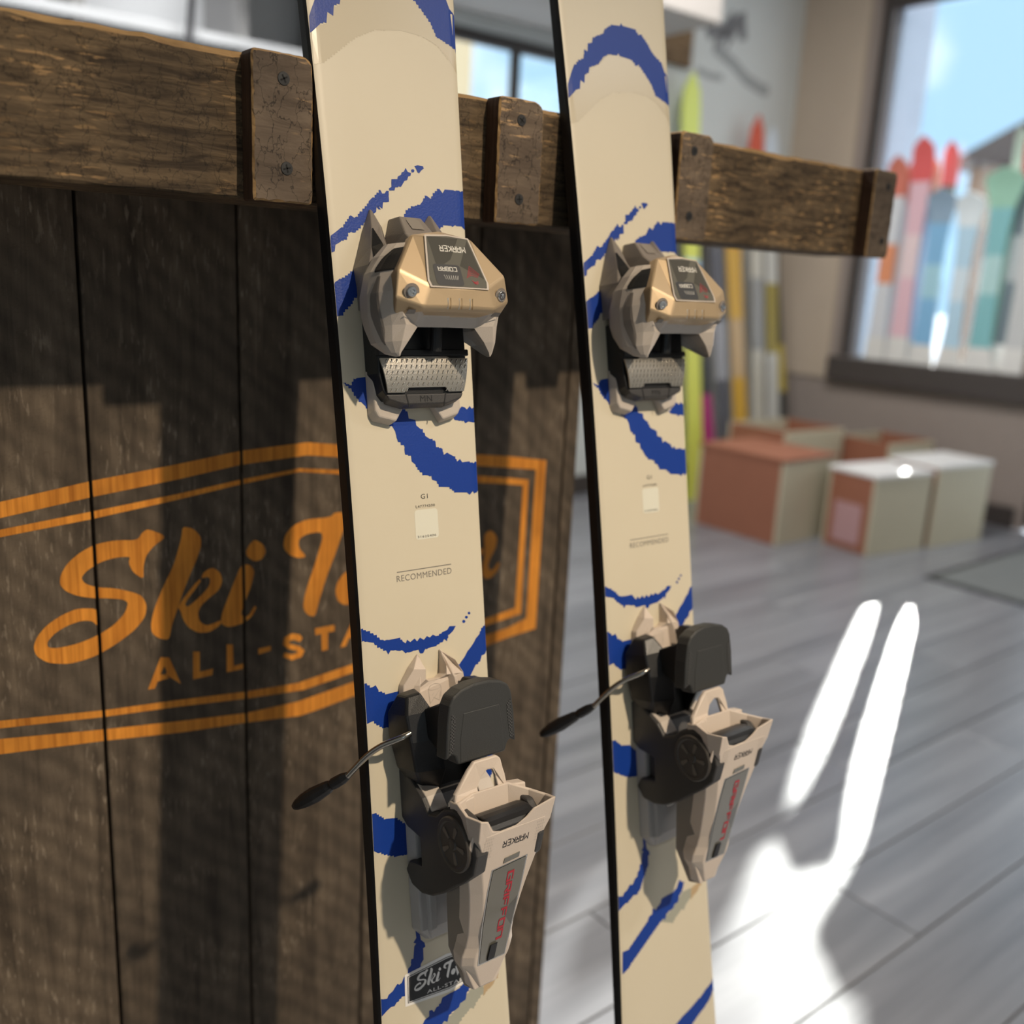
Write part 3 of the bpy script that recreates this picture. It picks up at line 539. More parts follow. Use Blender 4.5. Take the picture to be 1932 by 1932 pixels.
# battens that hold the beam off the planks
for xb_ in (-0.2, 0.06, 0.36, 0.64): box("batten", xb_ - so.x, xb_ + 0.05 - so.x, YBB - 0.001 - so.y, YP + 0.001 - so.y, ZB0 + 0.01, ZB1 - 0.014, M['block_side'], sign, 0.002)
box('post', 0.40 - so.x, 0.45 - so.x, YP + 0.036 - so.y, YP + 0.075 - so.y, 0.0, ZB1 - 0.03, M['block_side'], sign, 0.002)
box('post', -0.22 - so.x, -0.17 - so.x, YP + 0.036 - so.y, YP + 0.075 - so.y, 0.0, ZB1 - 0.03, M['block_side'], sign, 0.002)

def screw(par, x, z, yf):
    a = random.uniform(0, 1.5)
    secs = []
    for r, dy in ((0.0034, 0.002), (0.0042, -0.0002), (0.0040, -0.0006), (0.0012, -0.0007)):
        secs.append([(x + r * math.cos(k * math.pi / 10), yf + dy, z + r * math.sin(k * math.pi / 10)) for k in range(20)])
    V, F = loft_g(secs); s = obj('screw', V, F, M['screw'], par, smooth=False)
    P = []
    for k in range(2):
        c, d_ = math.cos(a + k * math.pi / 2), math.sin(a + k * math.pi / 2)
        P.append([(x + c * 0.0026 - d_ * 0.0005, z + d_ * 0.0026 + c * 0.0005), (x - c * 0.0026 - d_ * 0.0005, z - d_ * 0.0026 + c * 0.0005), (x - c * 0.0026 + d_ * 0.0005, z - d_ * 0.0026 - c * 0.0005), (x + c * 0.0026 + d_ * 0.0005, z + d_ * 0.0026 - c * 0.0005)])
    g = flat(P, lambda q, r: (q, yf - 0.00085, r)); return s, g
blocks = [(0.2658, 0.3077), (0.4600, 0.5035), (0.6600, 0.7025), (0.9655, 1.0075)]
yf = 0.6093
for bi, (x0, x1) in enumerate(blocks):
    r_ = random.Random(20 + bi)
    def col(x, z): return (x - so.x, z)
    # rounded, chipped front outline
    out = []
    rad = (0.007, 0.009, 0.006, 0.004)[bi]; zt, zb = ZB1 + 0.0005, ZB0 - 0.0012
    cor = [(x0, zb, 0.0012), (x1, zb, 0.003), (x1, zt, rad), (x0, zt, 0.003)]
    for (cx_, cz_, rr), (ax_, az_) in zip(cor, ((1, 1), (-1, 1), (-1, -1), (1, -1))):
        ccx, ccz = cx_ + ax_ * rr, cz_ + az_ * rr
        st = math.atan2(-az_, -ax_)
        for k in range(5):
            an = st - math.pi / 4 + k * math.pi / 8
            out.append((ccx + rr * math.cos(an) , ccz + rr * math.sin(an)))
    fine = []
    for a, b in zip(out, out[1:] + out[:1]):
        n = max(1, int(math.hypot(b[0] - a[0], b[1] - a[1]) / 0.004))
        for k in range(n):
            t = k / n; fine.append((a[0] + (b[0] - a[0]) * t + r_.uniform(-.00025, .00025), a[1] + (b[1] - a[1]) * t + r_.uniform(-.00025, .00025)))
    n = len(fine); cxm, czm = (x0 + x1) / 2, (zt + zb) / 2
    secs = []
    for dy, ins in ((YBEAM - 0.0006, 0), (yf + 0.0014, 0), (yf, 0.0011)):
        ring = []
        for (x, z) in fine:
            e_ = ins * r_.uniform(0.5, 1.6)
            ring.append((x - so.x + (e_ if x < cxm else -e_) * (1 if ins else 0), dy - so.y, z + (e_ if z < czm else -e_) * (1 if ins else 0)))
        secs.append(ring)
    V, F = loft_g(secs)
    o = obj('divider', V, F, [M['block'], M['edge_wood'], M['block_side']], sign)
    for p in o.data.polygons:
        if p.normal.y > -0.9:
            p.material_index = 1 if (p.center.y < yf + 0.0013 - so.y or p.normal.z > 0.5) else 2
    zs = ((1.135, 1.081), (1.1353, 1.0782), (1.1354, 1.0802), (1.1340, 1.0774))[bi]; xs = ((0.287, 0.2887), (0.4811, 0.4822), (0.6771, 0.6777), (0.992, 0.9926))[bi]
    for x, z in zip(xs, zs):
        s, g = screw(o, x - so.x, z, yf - so.y)
        decal('screw_slot', g, M['screw_slot'], o)
# carved lettering and badge outline, cut where the planks meet
cuts = []
for e_ in edges[1:]: cuts += [(0, e_ * 1000 - 1.4), (0, e_ * 1000 + 1.4)]
def carve(name, polys, label=None, off=0.00025):
    g = flat(polys, lambda x, y: (x / 1000 - so.x, YP - off - so.y, y / 1000), cuts)
    V, F = g
    keep = []
    for q in F:
        cx_ = sum(V[i][0] for i in q) / len(q) + so.x
        if any(abs(cx_ - e_) < 0.0013 for e_ in edges[1:]) or cx_ > xr_end or cx_ < edges[0]: continue
        keep.append(tuple(reversed(q)))
    V2 = []; F2 = []; mp = {}
    for q in keep:
        r2 = []
        for i in q:
            if i not in mp: mp[i] = len(V2); V2.append(V[i])
            r2.append(mp[i])
        F2.append(tuple(r2))
    return decal(name, (V2, F2), M['carve'], sign, label)
def chaikin(p, it=1):
    for _ in range(it):
        q = []
        for a, b in zip(p, p[1:] + p[:1]): q += [(a[0] * .8 + b[0] * .2, a[1] * .8 + b[1] * .2), (a[0] * .2 + b[0] * .8, a[1] * .2 + b[1] * .8)]
        p = q
    return p
PAN = DATA['pan']
for k in ('S', 'k_stem', 'k_bowl', 'i', 'i_dot', 'T', 'o', 'n_tail'): carve('script_letter', [chaikin([tuple(q) for q in PAN[k]], 2)])
for k in ('A', 'L', 'L2', 'hyphen', 'S2', 'T2', 'A2'): carve('block_letter', [[tuple(q) for q in PAN[k]]])
# the stretch hidden by the skis, and the far end of the badge
ox = max(q[0] for q in PAN['o']); nx = min(q[0] for q in PAN['n_tail']); oz0 = min(q[1] for q in PAN['o']); oz1 = max(q[1] for q in PAN['o']); wl_n = nx - ox
carve('script_letter', ribbon([(ox + 0.04 * wl_n, oz1), (ox + 0.12 * wl_n, oz0 + 3), (ox + 0.25 * wl_n, oz1 - 8), (ox + 0.34 * wl_n, oz0 + 3), (ox + 0.5 * wl_n, oz1)], 7.5))
carve('script_letter', ribbon([(ox + 0.62 * wl_n, oz1), (ox + 0.60 * wl_n, oz0), (ox + 0.62 * wl_n, oz0 + 20), (ox + 0.84 * wl_n, oz1 - 2), (nx, oz1 - 6)], 7.0))
ax_ = max(q[0] for q in PAN['A2']); az_ = min(q[1] for q in PAN['A2']); ah_ = max(q[1] for q in PAN['A2']) - az_
for ch_, dx_ in (('R', 12), ('S', 42)):
    pl_, _w = font_polys(ch_); carve('block_letter', [[(ax_ + dx_ + a * ah_, az_ + b * ah_) for a, b in p] for p in pl_])
for nm_, wd_ in (('outline_outer_top', 10.0), ('outline_inner_top', 5.0)):
    q = PAN[nm_]; x_ = min(p[0] for p in q); e2_ = [p[1] for p in q if p[0] < x_ + 3.0]
    carve('badge_outline', [[(x_, min(e2_)), (x_ + wd_, min(e2_)), (x_ + wd_, max(e2_)), (x_, max(e2_))]])
carve('badge_outline', [[tuple(q) for q in PAN['outline_outer_top']]], 'wide carved orange outline of the badge')
carve('badge_outline', [[tuple(q) for q in PAN['outline_inner_top']]], 'thin carved orange inner outline of the badge')
# ------------------------------------------------------------------ the two skis
def half(u):
    if u > 0.45: return 0.0615 + 0.012 * math.sin(min(1, (u - 0.45) / 0.33) * math.pi / 2) if u < 0.80 else max(0.0735 * math.sqrt(max(0.0, 1 - ((u - 0.80) / 0.2005) ** 2)), 0.002)
    if u < -0.5: return 0.0592 + 0.005 * math.sin(min(1, (-0.5 - u) / 0.25) * math.pi / 2) if u > -0.80 else max(0.0642 * math.sqrt(max(0.0, 1 - ((-0.80 - u) / 0.0705) ** 2)), 0.012)
    return 0.05207 + 0.0047131 * u + 0.0368392 * u * u - 0.0021952 * u ** 3
def cb(u):
    if u > 0.45: return -0.00914 - 0.0471 * (u - 0.45) + 0.34 * (u - 0.45) ** 2
    if u < -0.5: return -0.0037 + 0.0069 * (-0.5 - u) * 1.0
    return -0.0308 * u * u - 0.0319 * u ** 3
def thick(u): return max(0.0035, 0.0145 - 0.020 * max(0, abs(u) - 0.12) ** 1.3)
def surf(v, u, n=0.0):
    """point of the top sheet (metres): v across, u along, n above the sheet; the edges are rolled over"""
    h = half(u); e = max(0.0, abs(v) - (h - 0.006)) / 0.006
    return (v, u, cb(u) - 0.0010 * e * e + n)
def P(v, u, n): return (v / 1000, u / 1000, n / 1000 + cb(u / 1000))
def G(g): return [P(*p) for p in g[0]], g[1]
def part(name, g, m, parent, bevel=0.0006, **k): return obj(name, *G(g), m, parent, bevel, **k)

ski = empty('alpine_ski')
us = [-0.8700 + i * 0.005 for i in range(15)] + [-0.795 + i * 0.0285 for i in range(56)] + [0.80 + i * 0.008 for i in range(26)]
us = sorted(set(round(x, 5) for x in us if -0.8701 < x < 1.0001))
fr = [-1, -0.985, -0.96, -0.93, -0.9, -0.6, -0.2, 0.2, 0.6, 0.9, 0.93, 0.96, 0.985, 1]
V_ = []; F_ = []
for u in us:
    for q in fr: V_.append(surf(q * half(u), u))
n = len(fr)
for i in range(len(us) - 1):
    for j in range(n - 1): F_.append((i * n + j, i * n + j + 1, (i + 1) * n + j + 1, (i + 1) * n + j))
top = obj('top_sheet', V_, F_, M['cream'], ski, smooth=True)
secs = []
for u in us:
    h = half(u); t = thick(u); z = cb(u)
    secs.append([(-h + 0.0001, u, z - 0.0011), (-h - 0.0008, u, z - 0.0045 if t > 0.006 else z - 0.002), (-h - 0.0012, u, z - t + 0.001), (-h - 0.0008, u, z - t), (h + 0.0008, u, z - t), (h + 0.0012, u, z - t + 0.001), (h + 0.0008, u, z - 0.0045 if t > 0.006 else z - 0.002), (h - 0.0001, u, z - 0.0011)])
V_, F_ = loft_g(secs); obj('sidewall', V_, F_, M['ski_side'], ski, label='black sidewall and base of the ski')
ucut = [(1, -860 + 20 * k) for k in range(94)]
def clampv(v, u): 
    h = half(u / 1000) * 1000 - 0.15; return max(-h, min(h, v))
def band(name, poly, m, off=0.00012, jagged=True, label=None):
    p = [tuple(q) for q in poly]
    if jagged: p = jag(p)
    ys = [q[1] for q in p]; cu = [c for c in ucut if min(ys) < c[1] < max(ys)]
    cu += [(0, s * k) for s in (-1, 1) for k in (46.5, 49.0, 51.0, 53.0) ]
    g = flat([p], lambda v, u: surf(clampv(v, u) / 1000, u / 1000, off), cu)
    return decal(name, g, m, ski, label)
for k in DATA['tan']: band('gloss_print', k, M['cream_gloss'] if len(k) > 10 else M['tan_print'], 0.00008)
for k in DATA['grey']: band('silver_print', k, M['silver_print'], 0.0001)
for k, p in DATA['blue'].items(): band('blue_print', p, M['blue'], 0.00014 if k != 'tail_band' else 0.00016, 'dot' not in k)
band('blue_print', [(a, b + 128) for a, b in DATA['blue']['arch']], M['blue'])
band('blue_print', [(a, b + 262) for a, b in DATA['blue']['arch']], M['blue'])
band('blue_print', [(a, b - 205) for a, b in DATA['blue']['tail_band']], M['blue'])
def textsurf(name, polys, m, x0, y0, w, h, ang=0.0, nat=None, off=0.00016, parent=None, fn=None):
    """2-D glyph polygons (height 1) placed with lower-left x0,y0 (mm)"""
    c, s = math.cos(ang), math.sin(ang)
    f_ = fn or (lambda v, u: surf(v / 1000, u / 1000, off))
    g = flat(polys, lambda a, b: f_(x0 + c * a * w - s * b * h, y0 + s * a * w + c * b * h))
    return decal(name, g, m, parent or ski)
for s, x0, y0, w, h in (('G1', 1.9, 15.7, 5.7, 3.4), ('L47774500', -2.8, 9.5, 15.9, 1.9)):
    pl, wn_ = font_polys(s); textsurf('size_text', pl, M['ink'], x0, y0, w / wn_, h)
def rrect(x0, x1, y0, y1, r, k=4):
    out = []
    for cx_, cy_, a in ((x1 - r, y1 - r, 0), (x0 + r, y1 - r, 90), (x0 + r, y0 + r, 180), (x1 - r, y0 + r, 270)):
        out += [(cx_ + r * math.cos(math.radians(a + 90 * i / k)), cy_ + r * math.sin(math.radians(a + 90 * i / k))) for i in range(k + 1)]
    return out
lab = decal('serial_label', flat([rrect(-4.2, 15.1, -13.0, 8.1, 2.2)], lambda v, u: surf(v / 1000, u / 1000, 0.0001)), M['label'], ski, 'small pale serial number label')
pl, wn_ = font_polys('31625406'); textsurf('serial_text', pl, M['ink'], -2.8, -11.8, 15.6 / wn_, 1.6, off=0.0002, parent=lab)
pl, wn_ = font_polys('RECOMMENDED'); textsurf('print_text', pl, M['ink_grey'], -21.9, -40.6, 46.0 / wn_, 4.4)
textsurf('print_line', [[(0, 0), (1, 0), (1, 1), (0, 1)]], M['ink_grey'], -21.4, -34.1, 45.5, 0.65)

# ---------------- toe piece (mm: v across, u along, n off the ski)
toe = part('toe_binding', join([prism_g([(-36.5, 106), (-36.5, 76), (-34, 71.5), (-20, 68), (-12.8, 80.2), (12.8, 80.2), (20, 68), (34, 71.5), (36.5, 76), (36.5, 106)], 0, 8.5, lambda a, b, c: (a * (1 - 0.006 * c), b + (0.35 * c if b < 80 else 0), c)),
        ]), M['taupe'], ski, 0.0012, label='taupe foot plate of the toe piece')
blk = [(-36, 142), (-36, 103), (-33.5, 86), (-30, 81.5), (30, 81.5), (33.5, 86), (36, 103), (36, 142)]
def blk_f(a, b, c):
    return (a * (1.0 if c < 5 else 0.985), b + (6.0 * c / 18 if b < 90 else 0), c)
part('sole_plate_base', prism_g(blk, 0, 17.5, blk_f), M['black'], toe, 0.001)
# front lug with the size mark
lug = part('front_lug', prism_g([(-29, 82.5), (-17, 79), (17, 79), (29, 82.5), (31, 88.8), (-31, 88.8)], 10, 18.4, lambda a, b, c: (a, b + (3 if (b < 83 and c > 12) else 0), c)), M['charcoal'], toe, 0.0008)
pl, wn_ = font_polys('MN'); textsurf('size_mark', pl, M['black'], -5, 83.6, 9.5 / wn_, 4.0, parent=lug, fn=lambda v, u: P(v, u, 18.55))
for s in (-1, 1): part('rib', prism_g([(s * 13.5, 80), (s * 14.3, 80), (s * 16.3, 88.6), (s * 15.5, 88.6)], 18.3, 18.7, lambda a, b, c: (a, b, c)), M['black'], lug, 0)
# tread plate, slightly crowned
tp = [(-35.2, 112.8), (-20, 112.8), (-18, 114.0), (18, 114.0), (20, 112.8), (35.2, 112.8), (30.6, 90.0), (18, 90.0), (15, 93.2), (-15, 93.2), (-18, 90.0), (-30.6, 90.0)]
gg = flat([tp], lambda a, b: (a, b, 19.0 + 1.5 * (1 - ((b - 102) / 13) ** 2)), [(1, 93.2 + 3 * k) for k in range(7)])
tr = obj('tread_plate', *G(gg), M['steel2'], toe, 0, solid=0.0012, smooth=False)
bars = []
for i in range(17):
    for j in range(6):
        a = -32 + i * 4.0 + (j % 2) * 1.0; b = 91.8 + j * 3.8
        if abs(a) > 29.5 + (b - 91) * 0.2 or (abs(a) < 16 and b < 94.5): continue
        z_ = 19.0 + 1.5 * (1 - ((b - 102) / 13) ** 2) + 0.5
        bars.append(loft_g([[(a - 1.1, b - 1.3, z_), (a - 0.1, b - 1.5, z_), (a + 1.2, b + 1.3, z_), (a + 0.2, b + 1.5, z_)], [(a - 0.7, b - 0.9, z_ + 0.75), (a - 0.3, b - 1.0, z_ + 0.75), (a + 0.8, b + 0.9, z_ + 0.75), (a + 0.4, b + 1.0, z_ + 0.75)]]))
tb = part('tread_bars', join(bars), M['steel'], tr, 0); tb['kind'] = 'stuff'
part('sole_plate_bar', prism_g([(-36, 114.5), (36, 114.5), (36, 119), (-36, 119)], 15, 20.5, lambda a, b, c: (a, b, c)), M['black'], toe, 0.0008)
# black core and pillar below the cap
part('core', prism_g([(-33, 135), (33, 135), (35, 160), (30, 182), (-30, 182), (-35, 160)], 8, 50, lambda a, b, c: (a * (1 - 0.004 * (c - 8)), b, c)), M['black'], toe, 0.002)
v, f = tube_g([(5, 117, 26), (5, 140, 30)], 4.2, 14); part('spring_boss', (v, f), M['black'], toe, 0)
# horned rear housing
def horn():
    return loft_g([
        [(22.5, 214, 0.5), (24.5, 214, 0.5), (24.2, 213.6, 2.2), (23.2, 213.6, 2.2)],
        [(15.0, 203, 0), (31, 199, 0), (28.5, 200.5, 9.5), (22.5, 202, 10.5)],
        [(12.0, 192, 0), (36, 184, 0), (34, 186, 17), (25.5, 189, 20)],
        [(12.0, 182, 0), (39.5, 174, 0), (40, 173, 22), (28, 177, 33)],
        [(12.0, 168, 0), (38, 162, 0), (42, 160, 24), (30, 165, 42)],
        [(12.0, 152, 0), (38, 146, 0), (42, 146, 24), (30, 152, 44)]])
hs = part('rear_housing', join([both(horn()), prism_g([(-13, 150), (13, 150), (13, 190), (-13, 190)], 0.2, 12, lambda a, b, c: (a, b, c))]), M['taupe_dark'], toe, 0.0012)
part('housing_saddle', loft_g([[(-9.5, 209, 0), (9.5, 209, 0), (8.8, 208.6, 13), (-8.8, 208.6, 13)], [(-13, 197, 0), (13, 197, 0), (12, 195, 25), (-12, 195, 25)], [(-16, 182, 0), (16, 182, 0), (16, 184, 42), (-16, 184, 42)]]), M['taupe_dark'], toe, 0.001)
dk = flat([[(-4.8, 0.25), (4.8, 0.25), (5.2, 0.8), (2.5, 0.95), (-2.5, 0.95), (-5.2, 0.8)]], lambda a, b: P(a, 209 - (1 - b) * 13.2 - 0.5, 13 + (1 - b) * 12.2 + 0.5))
decal('housing_emblem', dk, M['emboss'], hs)
for s in (-1, 1):
    q = [(31.2, 203.5, 6.6), (35.2, 187, 15.5), (38.9, 176.5, 20.6), (37.4, 182, 8.5), (34.6, 189, 5.6)]
    q = [(28.2, 199.5, 11.0), (27.2, 188.0, 20.4), (30.2, 177.4, 31.0), (35.2, 177.0, 25.2), (33.5, 185.5, 17.2)]
    part('housing_slot', loft_g([[(s * a, b, c - 2) for a, b, c in q], [(s * (a + 0.6), b, c + 0.7) for a, b, c in q]]), M['black'], hs, 0)
# wings
def wing_sec(u, pts):
    """pts: outer curve (v, n) from low to high; returns a closed section with an inner return"""
    inn = []
    dv = 7.5 if u > 150 else (12.5 if u > 130 else max(0.6, 12.5 * (u - 111) / 20)); dn = dv * 0.45
    for (v_, n_) in reversed(pts): inn.append((max(v_ - dv, 14), n_ - dn))
    return [(v_, u, n_) for v_, n_ in pts] + [(v_, u, n_) for v_, n_ in inn]
def wsec(u, pts, du=0):
    s = wing_sec(u, pts); return s
wing = loft_g([
    wsec(184, [(30, 27), (33, 31), (33, 37), (29.5, 42), (25, 46), (21, 48)]),
    wsec(176, [(35, 22), (39.5, 27), (39.5, 36), (36.5, 43), (32, 49), (27, 53)]),
    wsec(166, [(38, 13), (44, 22), (45.5, 33), (43.5, 43), (39.5, 51), (35, 57)]),
    wsec(152, [(39, 9), (46, 18), (48, 31), (46.2, 42), (42.5, 51), (38.5, 57)]),
    wsec(140, [(40, 10), (46.8, 19), (48.4, 31), (46.5, 42), (42.5, 50), (37.5, 56)]),
    wsec(131, [(42, 15), (47, 23), (47.6, 32), (45, 42), (41, 48.5), (34, 54)]),
    wsec(121, [(43.5, 24), (46, 29), (45.8, 35), (43.6, 42), (40.5, 46.5), (35.8, 51)]),
    wsec(114, [(40, 35), (41.2, 37.5), (41, 40), (39.8, 43), (38.2, 45.5), (36.4, 47.5)]),
    wsec(111.6, [(36.4, 42.5), (36.8, 43.4), (36.8, 44.2), (36.5, 45), (36.2, 45.8), (35.8, 46.4)])])
wg = part('wing', wing, M['taupe'], toe, 0.0009, ang=0.6); part('wing', mirror(wing), M['taupe'], toe, 0.0009, ang=0.6)
# dark sickle groove and window on the wing flank
def flank(pts, d=0.9):
    out = []
    for (u, a, b) in pts: pass
def wing_point(u, t):
    """point on the outer wing curve, t 0..1 from ski side to cap side"""
    tab = [(184, [(30, 27), (33, 31), (33, 37), (29.5, 42), (25, 46), (21, 48)]), (176, [(35, 22), (39.5, 27), (39.5, 36), (36.5, 43), (32, 49), (27, 53)]), (166, [(38, 13), (44, 22), (45.5, 33), (43.5, 43), (39.5, 51), (35, 57)]), (152, [(39, 9), (46, 18), (48, 31), (46.2, 42), (42.5, 51), (38.5, 57)]), (140, [(40, 10), (46.8, 19), (48.4, 31), (46.5, 42), (42.5, 50), (37.5, 56)]), (131, [(42, 15), (47, 23), (47.6, 32), (45, 42), (41, 48.5), (34, 54)]), (121, [(43.5, 24), (46, 29), (45.8, 35), (43.6, 42), (40.5, 46.5), (35.8, 51)]), (114, [(40, 35), (41.2, 37.5), (41, 40), (39.8, 43), (38.2, 45.5), (36.4, 47.5)])]
    for (ua, A), (ub, B) in zip(tab, tab[1:]):
        if ub <= u <= ua:
            w_ = (ua - u) / (ua - ub); x = t * 5; i = min(4, int(x)); k = x - i
            pa = [A[i][j] + (A[i + 1][j] - A[i][j]) * k for j in (0, 1)]; pb = [B[i][j] + (B[i + 1][j] - B[i][j]) * k for j in (0, 1)]
            return (pa[0] + (pb[0] - pa[0]) * w_, u, pa[1] + (pb[1] - pa[1]) * w_)
    return (tab[0][1][0][0], u, tab[0][1][0][1])
def wing_strip(lo, hi, off=0.35, n=14):
    """lo/hi: lists (u, t) of the two borders"""
    def at(l, s):
        x = s * (len(l) - 1); i = min(len(l) - 2, int(x)); k = x - i
        return (l[i][0] + (l[i + 1][0] - l[i][0]) * k, l[i][1] + (l[i + 1][1] - l[i][1]) * k)
    V = []; F = []
    for a in range(n + 1):
        l, h = at(lo, a / n), at(hi, a / n)
        for b in range(5):
            q = wing_point(l[0] + (h[0] - l[0]) * b / 4, l[1] + (h[1] - l[1]) * b / 4); V.append((q[0] + off, q[1], q[2] + off * 0.5))
    for a in range(n):
        for b in range(4): F.append((a * 5 + b, a * 5 + b + 1, a * 5 + b + 6, a * 5 + b + 5))
    return V, F
g1 = wing_strip([(162, 0.56), (150, 0.46), (138, 0.46), (128, 0.50), (119, 0.56)], [(162, 0.62), (150, 0.62), (138, 0.64), (128, 0.66), (119, 0.60)])
for g in (g1, mirror(g1)): part('wing_groove', g, M['taupe_dark'], wg, 0)
g2 = wing_strip([(180, 0.62), (174, 0.50), (168, 0.48), (165, 0.50)], [(181, 0.86), (177, 0.92), (170, 0.93), (165, 0.90)])
for g in (g2, mirror(g2)): part('wing_opening', g, M['black'], wg, 0)
# cap
capv = {'T0': (0, 193, 46), 'T1': (23, 188.5, 49.5), 'S1': (41.5, 164, 60.5), 'S2': (44.3, 147, 59.5), 'F1': (28, 140.5, 65.5), 'F0': (0, 141, 66), 'W1': (16.2, 187, 54.6), 'W0': (0, 188.2, 55), 'W2': (22.2, 153.8, 66.6), 'W3': (0, 153.2, 67.2),
        'E1': (27, 138.2, 61.5), 'E0': (0, 138.6, 62), 'C1': (21, 137.0, 54), 'C0': (0, 137, 53), 'R1': (24, 129.3, 47.6), 'R0': (0, 129.8, 46.2), 'B2': (41, 137.5, 51.5), 'BS': (40.5, 162, 49), 'BT': (22.5, 187, 41), 'B0': (0, 191.5, 38)}
keys = list(capv)
def cap_side(s):
    V = [(s * capv[k][0], capv[k][1], capv[k][2]) for k in keys]; ix = {k: i for i, k in enumerate(keys)}
    fs = [('T0', 'T1', 'W1', 'W0'), ('T1', 'S1', 'W2', 'W1'), ('S1', 'S2', 'F1', 'W2'), ('W2', 'F1', 'F0', 'W3'), ('F0', 'F1', 'E1', 'E0'), ('E0', 'E1', 'C1', 'C0'), ('C0', 'C1', 'R1', 'R0'), ('F1', 'S2', 'B2', 'E1'), ('E1', 'B2', 'R1', 'C1'), ('S1', 'BS', 'B2', 'S2'), ('T1', 'BT', 'BS', 'S1'), ('T0', 'B0', 'BT', 'T1'), ('R0', 'R1', 'B2', 'BS', 'BT', 'B0'), ('W0', 'W1', 'W2', 'W3')]
    return V, [tuple(ix[k] for k in f) for f in fs]
cap = part('cap', join([cap_side(1), cap_side(-1)]), [M['bronze'], M['taupe']], toe, 0.0014, seg=3, ang=0.2, label='bronze cap with a smoked window')
for p_ in cap.data.polygons:
    if p_.center.y < 0.1375 and abs(p_.center.x) < 0.03: p_.material_index = 1
def wpt(a, b, off=0.0):
    """window plane of the cap: a across (mm), b = u (mm)"""
    return P(a, b, 55 + (187.6 - b) * 0.352 + off)
wout = [(-15.8, 186.8), (0, 188.0), (15.8, 186.8), (21.9, 158), (21.0, 153.9), (-21.0, 153.9), (-21.9, 158)]
decal('window_frame', flat([[(x * 1.07, 171 + (y - 171) * 1.06) for x, y in wout]], lambda a, b: wpt(a, b, 0.25)), M['taupe'], cap)
wd = obj('window', *join([flat([wout], lambda a, b: wpt(a, b, 0.55))]), M['smoke'], cap)
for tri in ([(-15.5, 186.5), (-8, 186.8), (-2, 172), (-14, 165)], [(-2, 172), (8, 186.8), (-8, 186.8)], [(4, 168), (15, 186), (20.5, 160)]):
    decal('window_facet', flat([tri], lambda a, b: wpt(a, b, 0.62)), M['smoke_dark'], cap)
gl, wdt = glyphs('MARKER')
textsurf('brand_text', gl, M['silver_txt'], 11.4, 181.2, 19.5 / wdt, 0.62, ang=math.pi, parent=wd, fn=lambda a, b: wpt(a, b, 0.75))
decal('setting_dial', flat([rrect(-17.2, 3.6, 154.4, 168.4, 2.2)], lambda a, b: wpt(a, b, 0.72)), M['ink'], wd)
gl, wdt = glyphs('COBRA')
textsurf('dial_text', gl, M['silver_txt'], 0.4, 166.6, 14.0 / wdt, 0.42, ang=math.pi, parent=wd, fn=lambda a, b: wpt(a, b, 0.85))
for k in range(7):
    a = -9.6 + k * 1.45; decal('dial_tick', flat([[(a, 158.2 + abs(k - 3) * 0.15), (a + 0.3, 158.2), (a + 0.3 + (k - 3) * 0.32, 161.2), (a + (k - 3) * 0.32, 161.2)]], lambda x, y: wpt(x, y, 0.85)), M['silver_txt'], wd)
em = []
for k in range(5): em += ribbon([(7.0 + k * 0.9, 160.0 + k * 0.4), (11.2 + 0.1 * k, 168.2 - k * 1.5), (17.6 - 0.5 * k, 163.0 - k * 0.6)], 0.22)
for k in range(3): em += ribbon([(10.4 + k * 0.6, 158.6 - k), (13 + k * 0.3, 157.4 - k * 0.6), (15.2, 158.4 - k * 0.8)], 0.3)
decal('emblem', flat(em, lambda a, b: wpt(a, b, 0.8)), M['red'], wd)
for s in (-1, 1):
    c = (34.4 * s, 150.2, 63.4)
    ax = Vector((0.18 * s, -0.28, 0.94)).normalized(); a_ = ax.cross(Vector((0, 1, 0))).normalized(); b_ = ax.cross(a_)
    rings = []
    for r, h_ in ((3.5, 0.3), (3.5, 1.5), (3.0, 2.1), (1.5, 2.1), (1.2, 1.0)):
        rings.append([tuple(Vector(c) + (a_ * math.cos(k * math.pi / 9) + b_ * math.sin(k * math.pi / 9)) * r + ax * h_) for k in range(18)])
    part('cap_screw', loft_g(rings), M['chrome'], cap, 0.0002, smooth=False)
    rec = []
    for r, h_ in ((5.2, 0.55), (4.4, 0.35), (3.4, 0.3)): rec.append([tuple(Vector(c) + (a_ * math.cos(k * math.pi / 9) + b_ * math.sin(k * math.pi / 9)) * r + ax * h_) for k in range(18)])
    part('screw_well', loft_g(rec), M['taupe_dark'], cap, 0)
    # small lug recesses under the screws
    part('lip_notch', prism_g([(s * 30, 0), (s * 36, 0), (s * 36, 3.0), (s * 30, 3.0)], 0, 0.6, lambda a, b, h_: (a, 139.3 - b * 0.75, 60.6 - b * 1.1 + h_)), M['taupe_dark'], cap, 0)
for k in (-8.5, 0, 8.5):
    for q, mm in ((-0.9, 'silver_txt'), (1.1, 'bronze')):
        part('cap_fin', loft_g([[(k + q - 0.7, 146.5, 66.2), (k + q + 0.7, 146.5, 66.2), (k + q, 146.8, 67.0)], [(k + q - 0.35, 139.8, 65.0), (k + q + 0.35, 139.8, 65.0), (k + q, 139.8, 66.2)]]), M[mm], cap, 0)

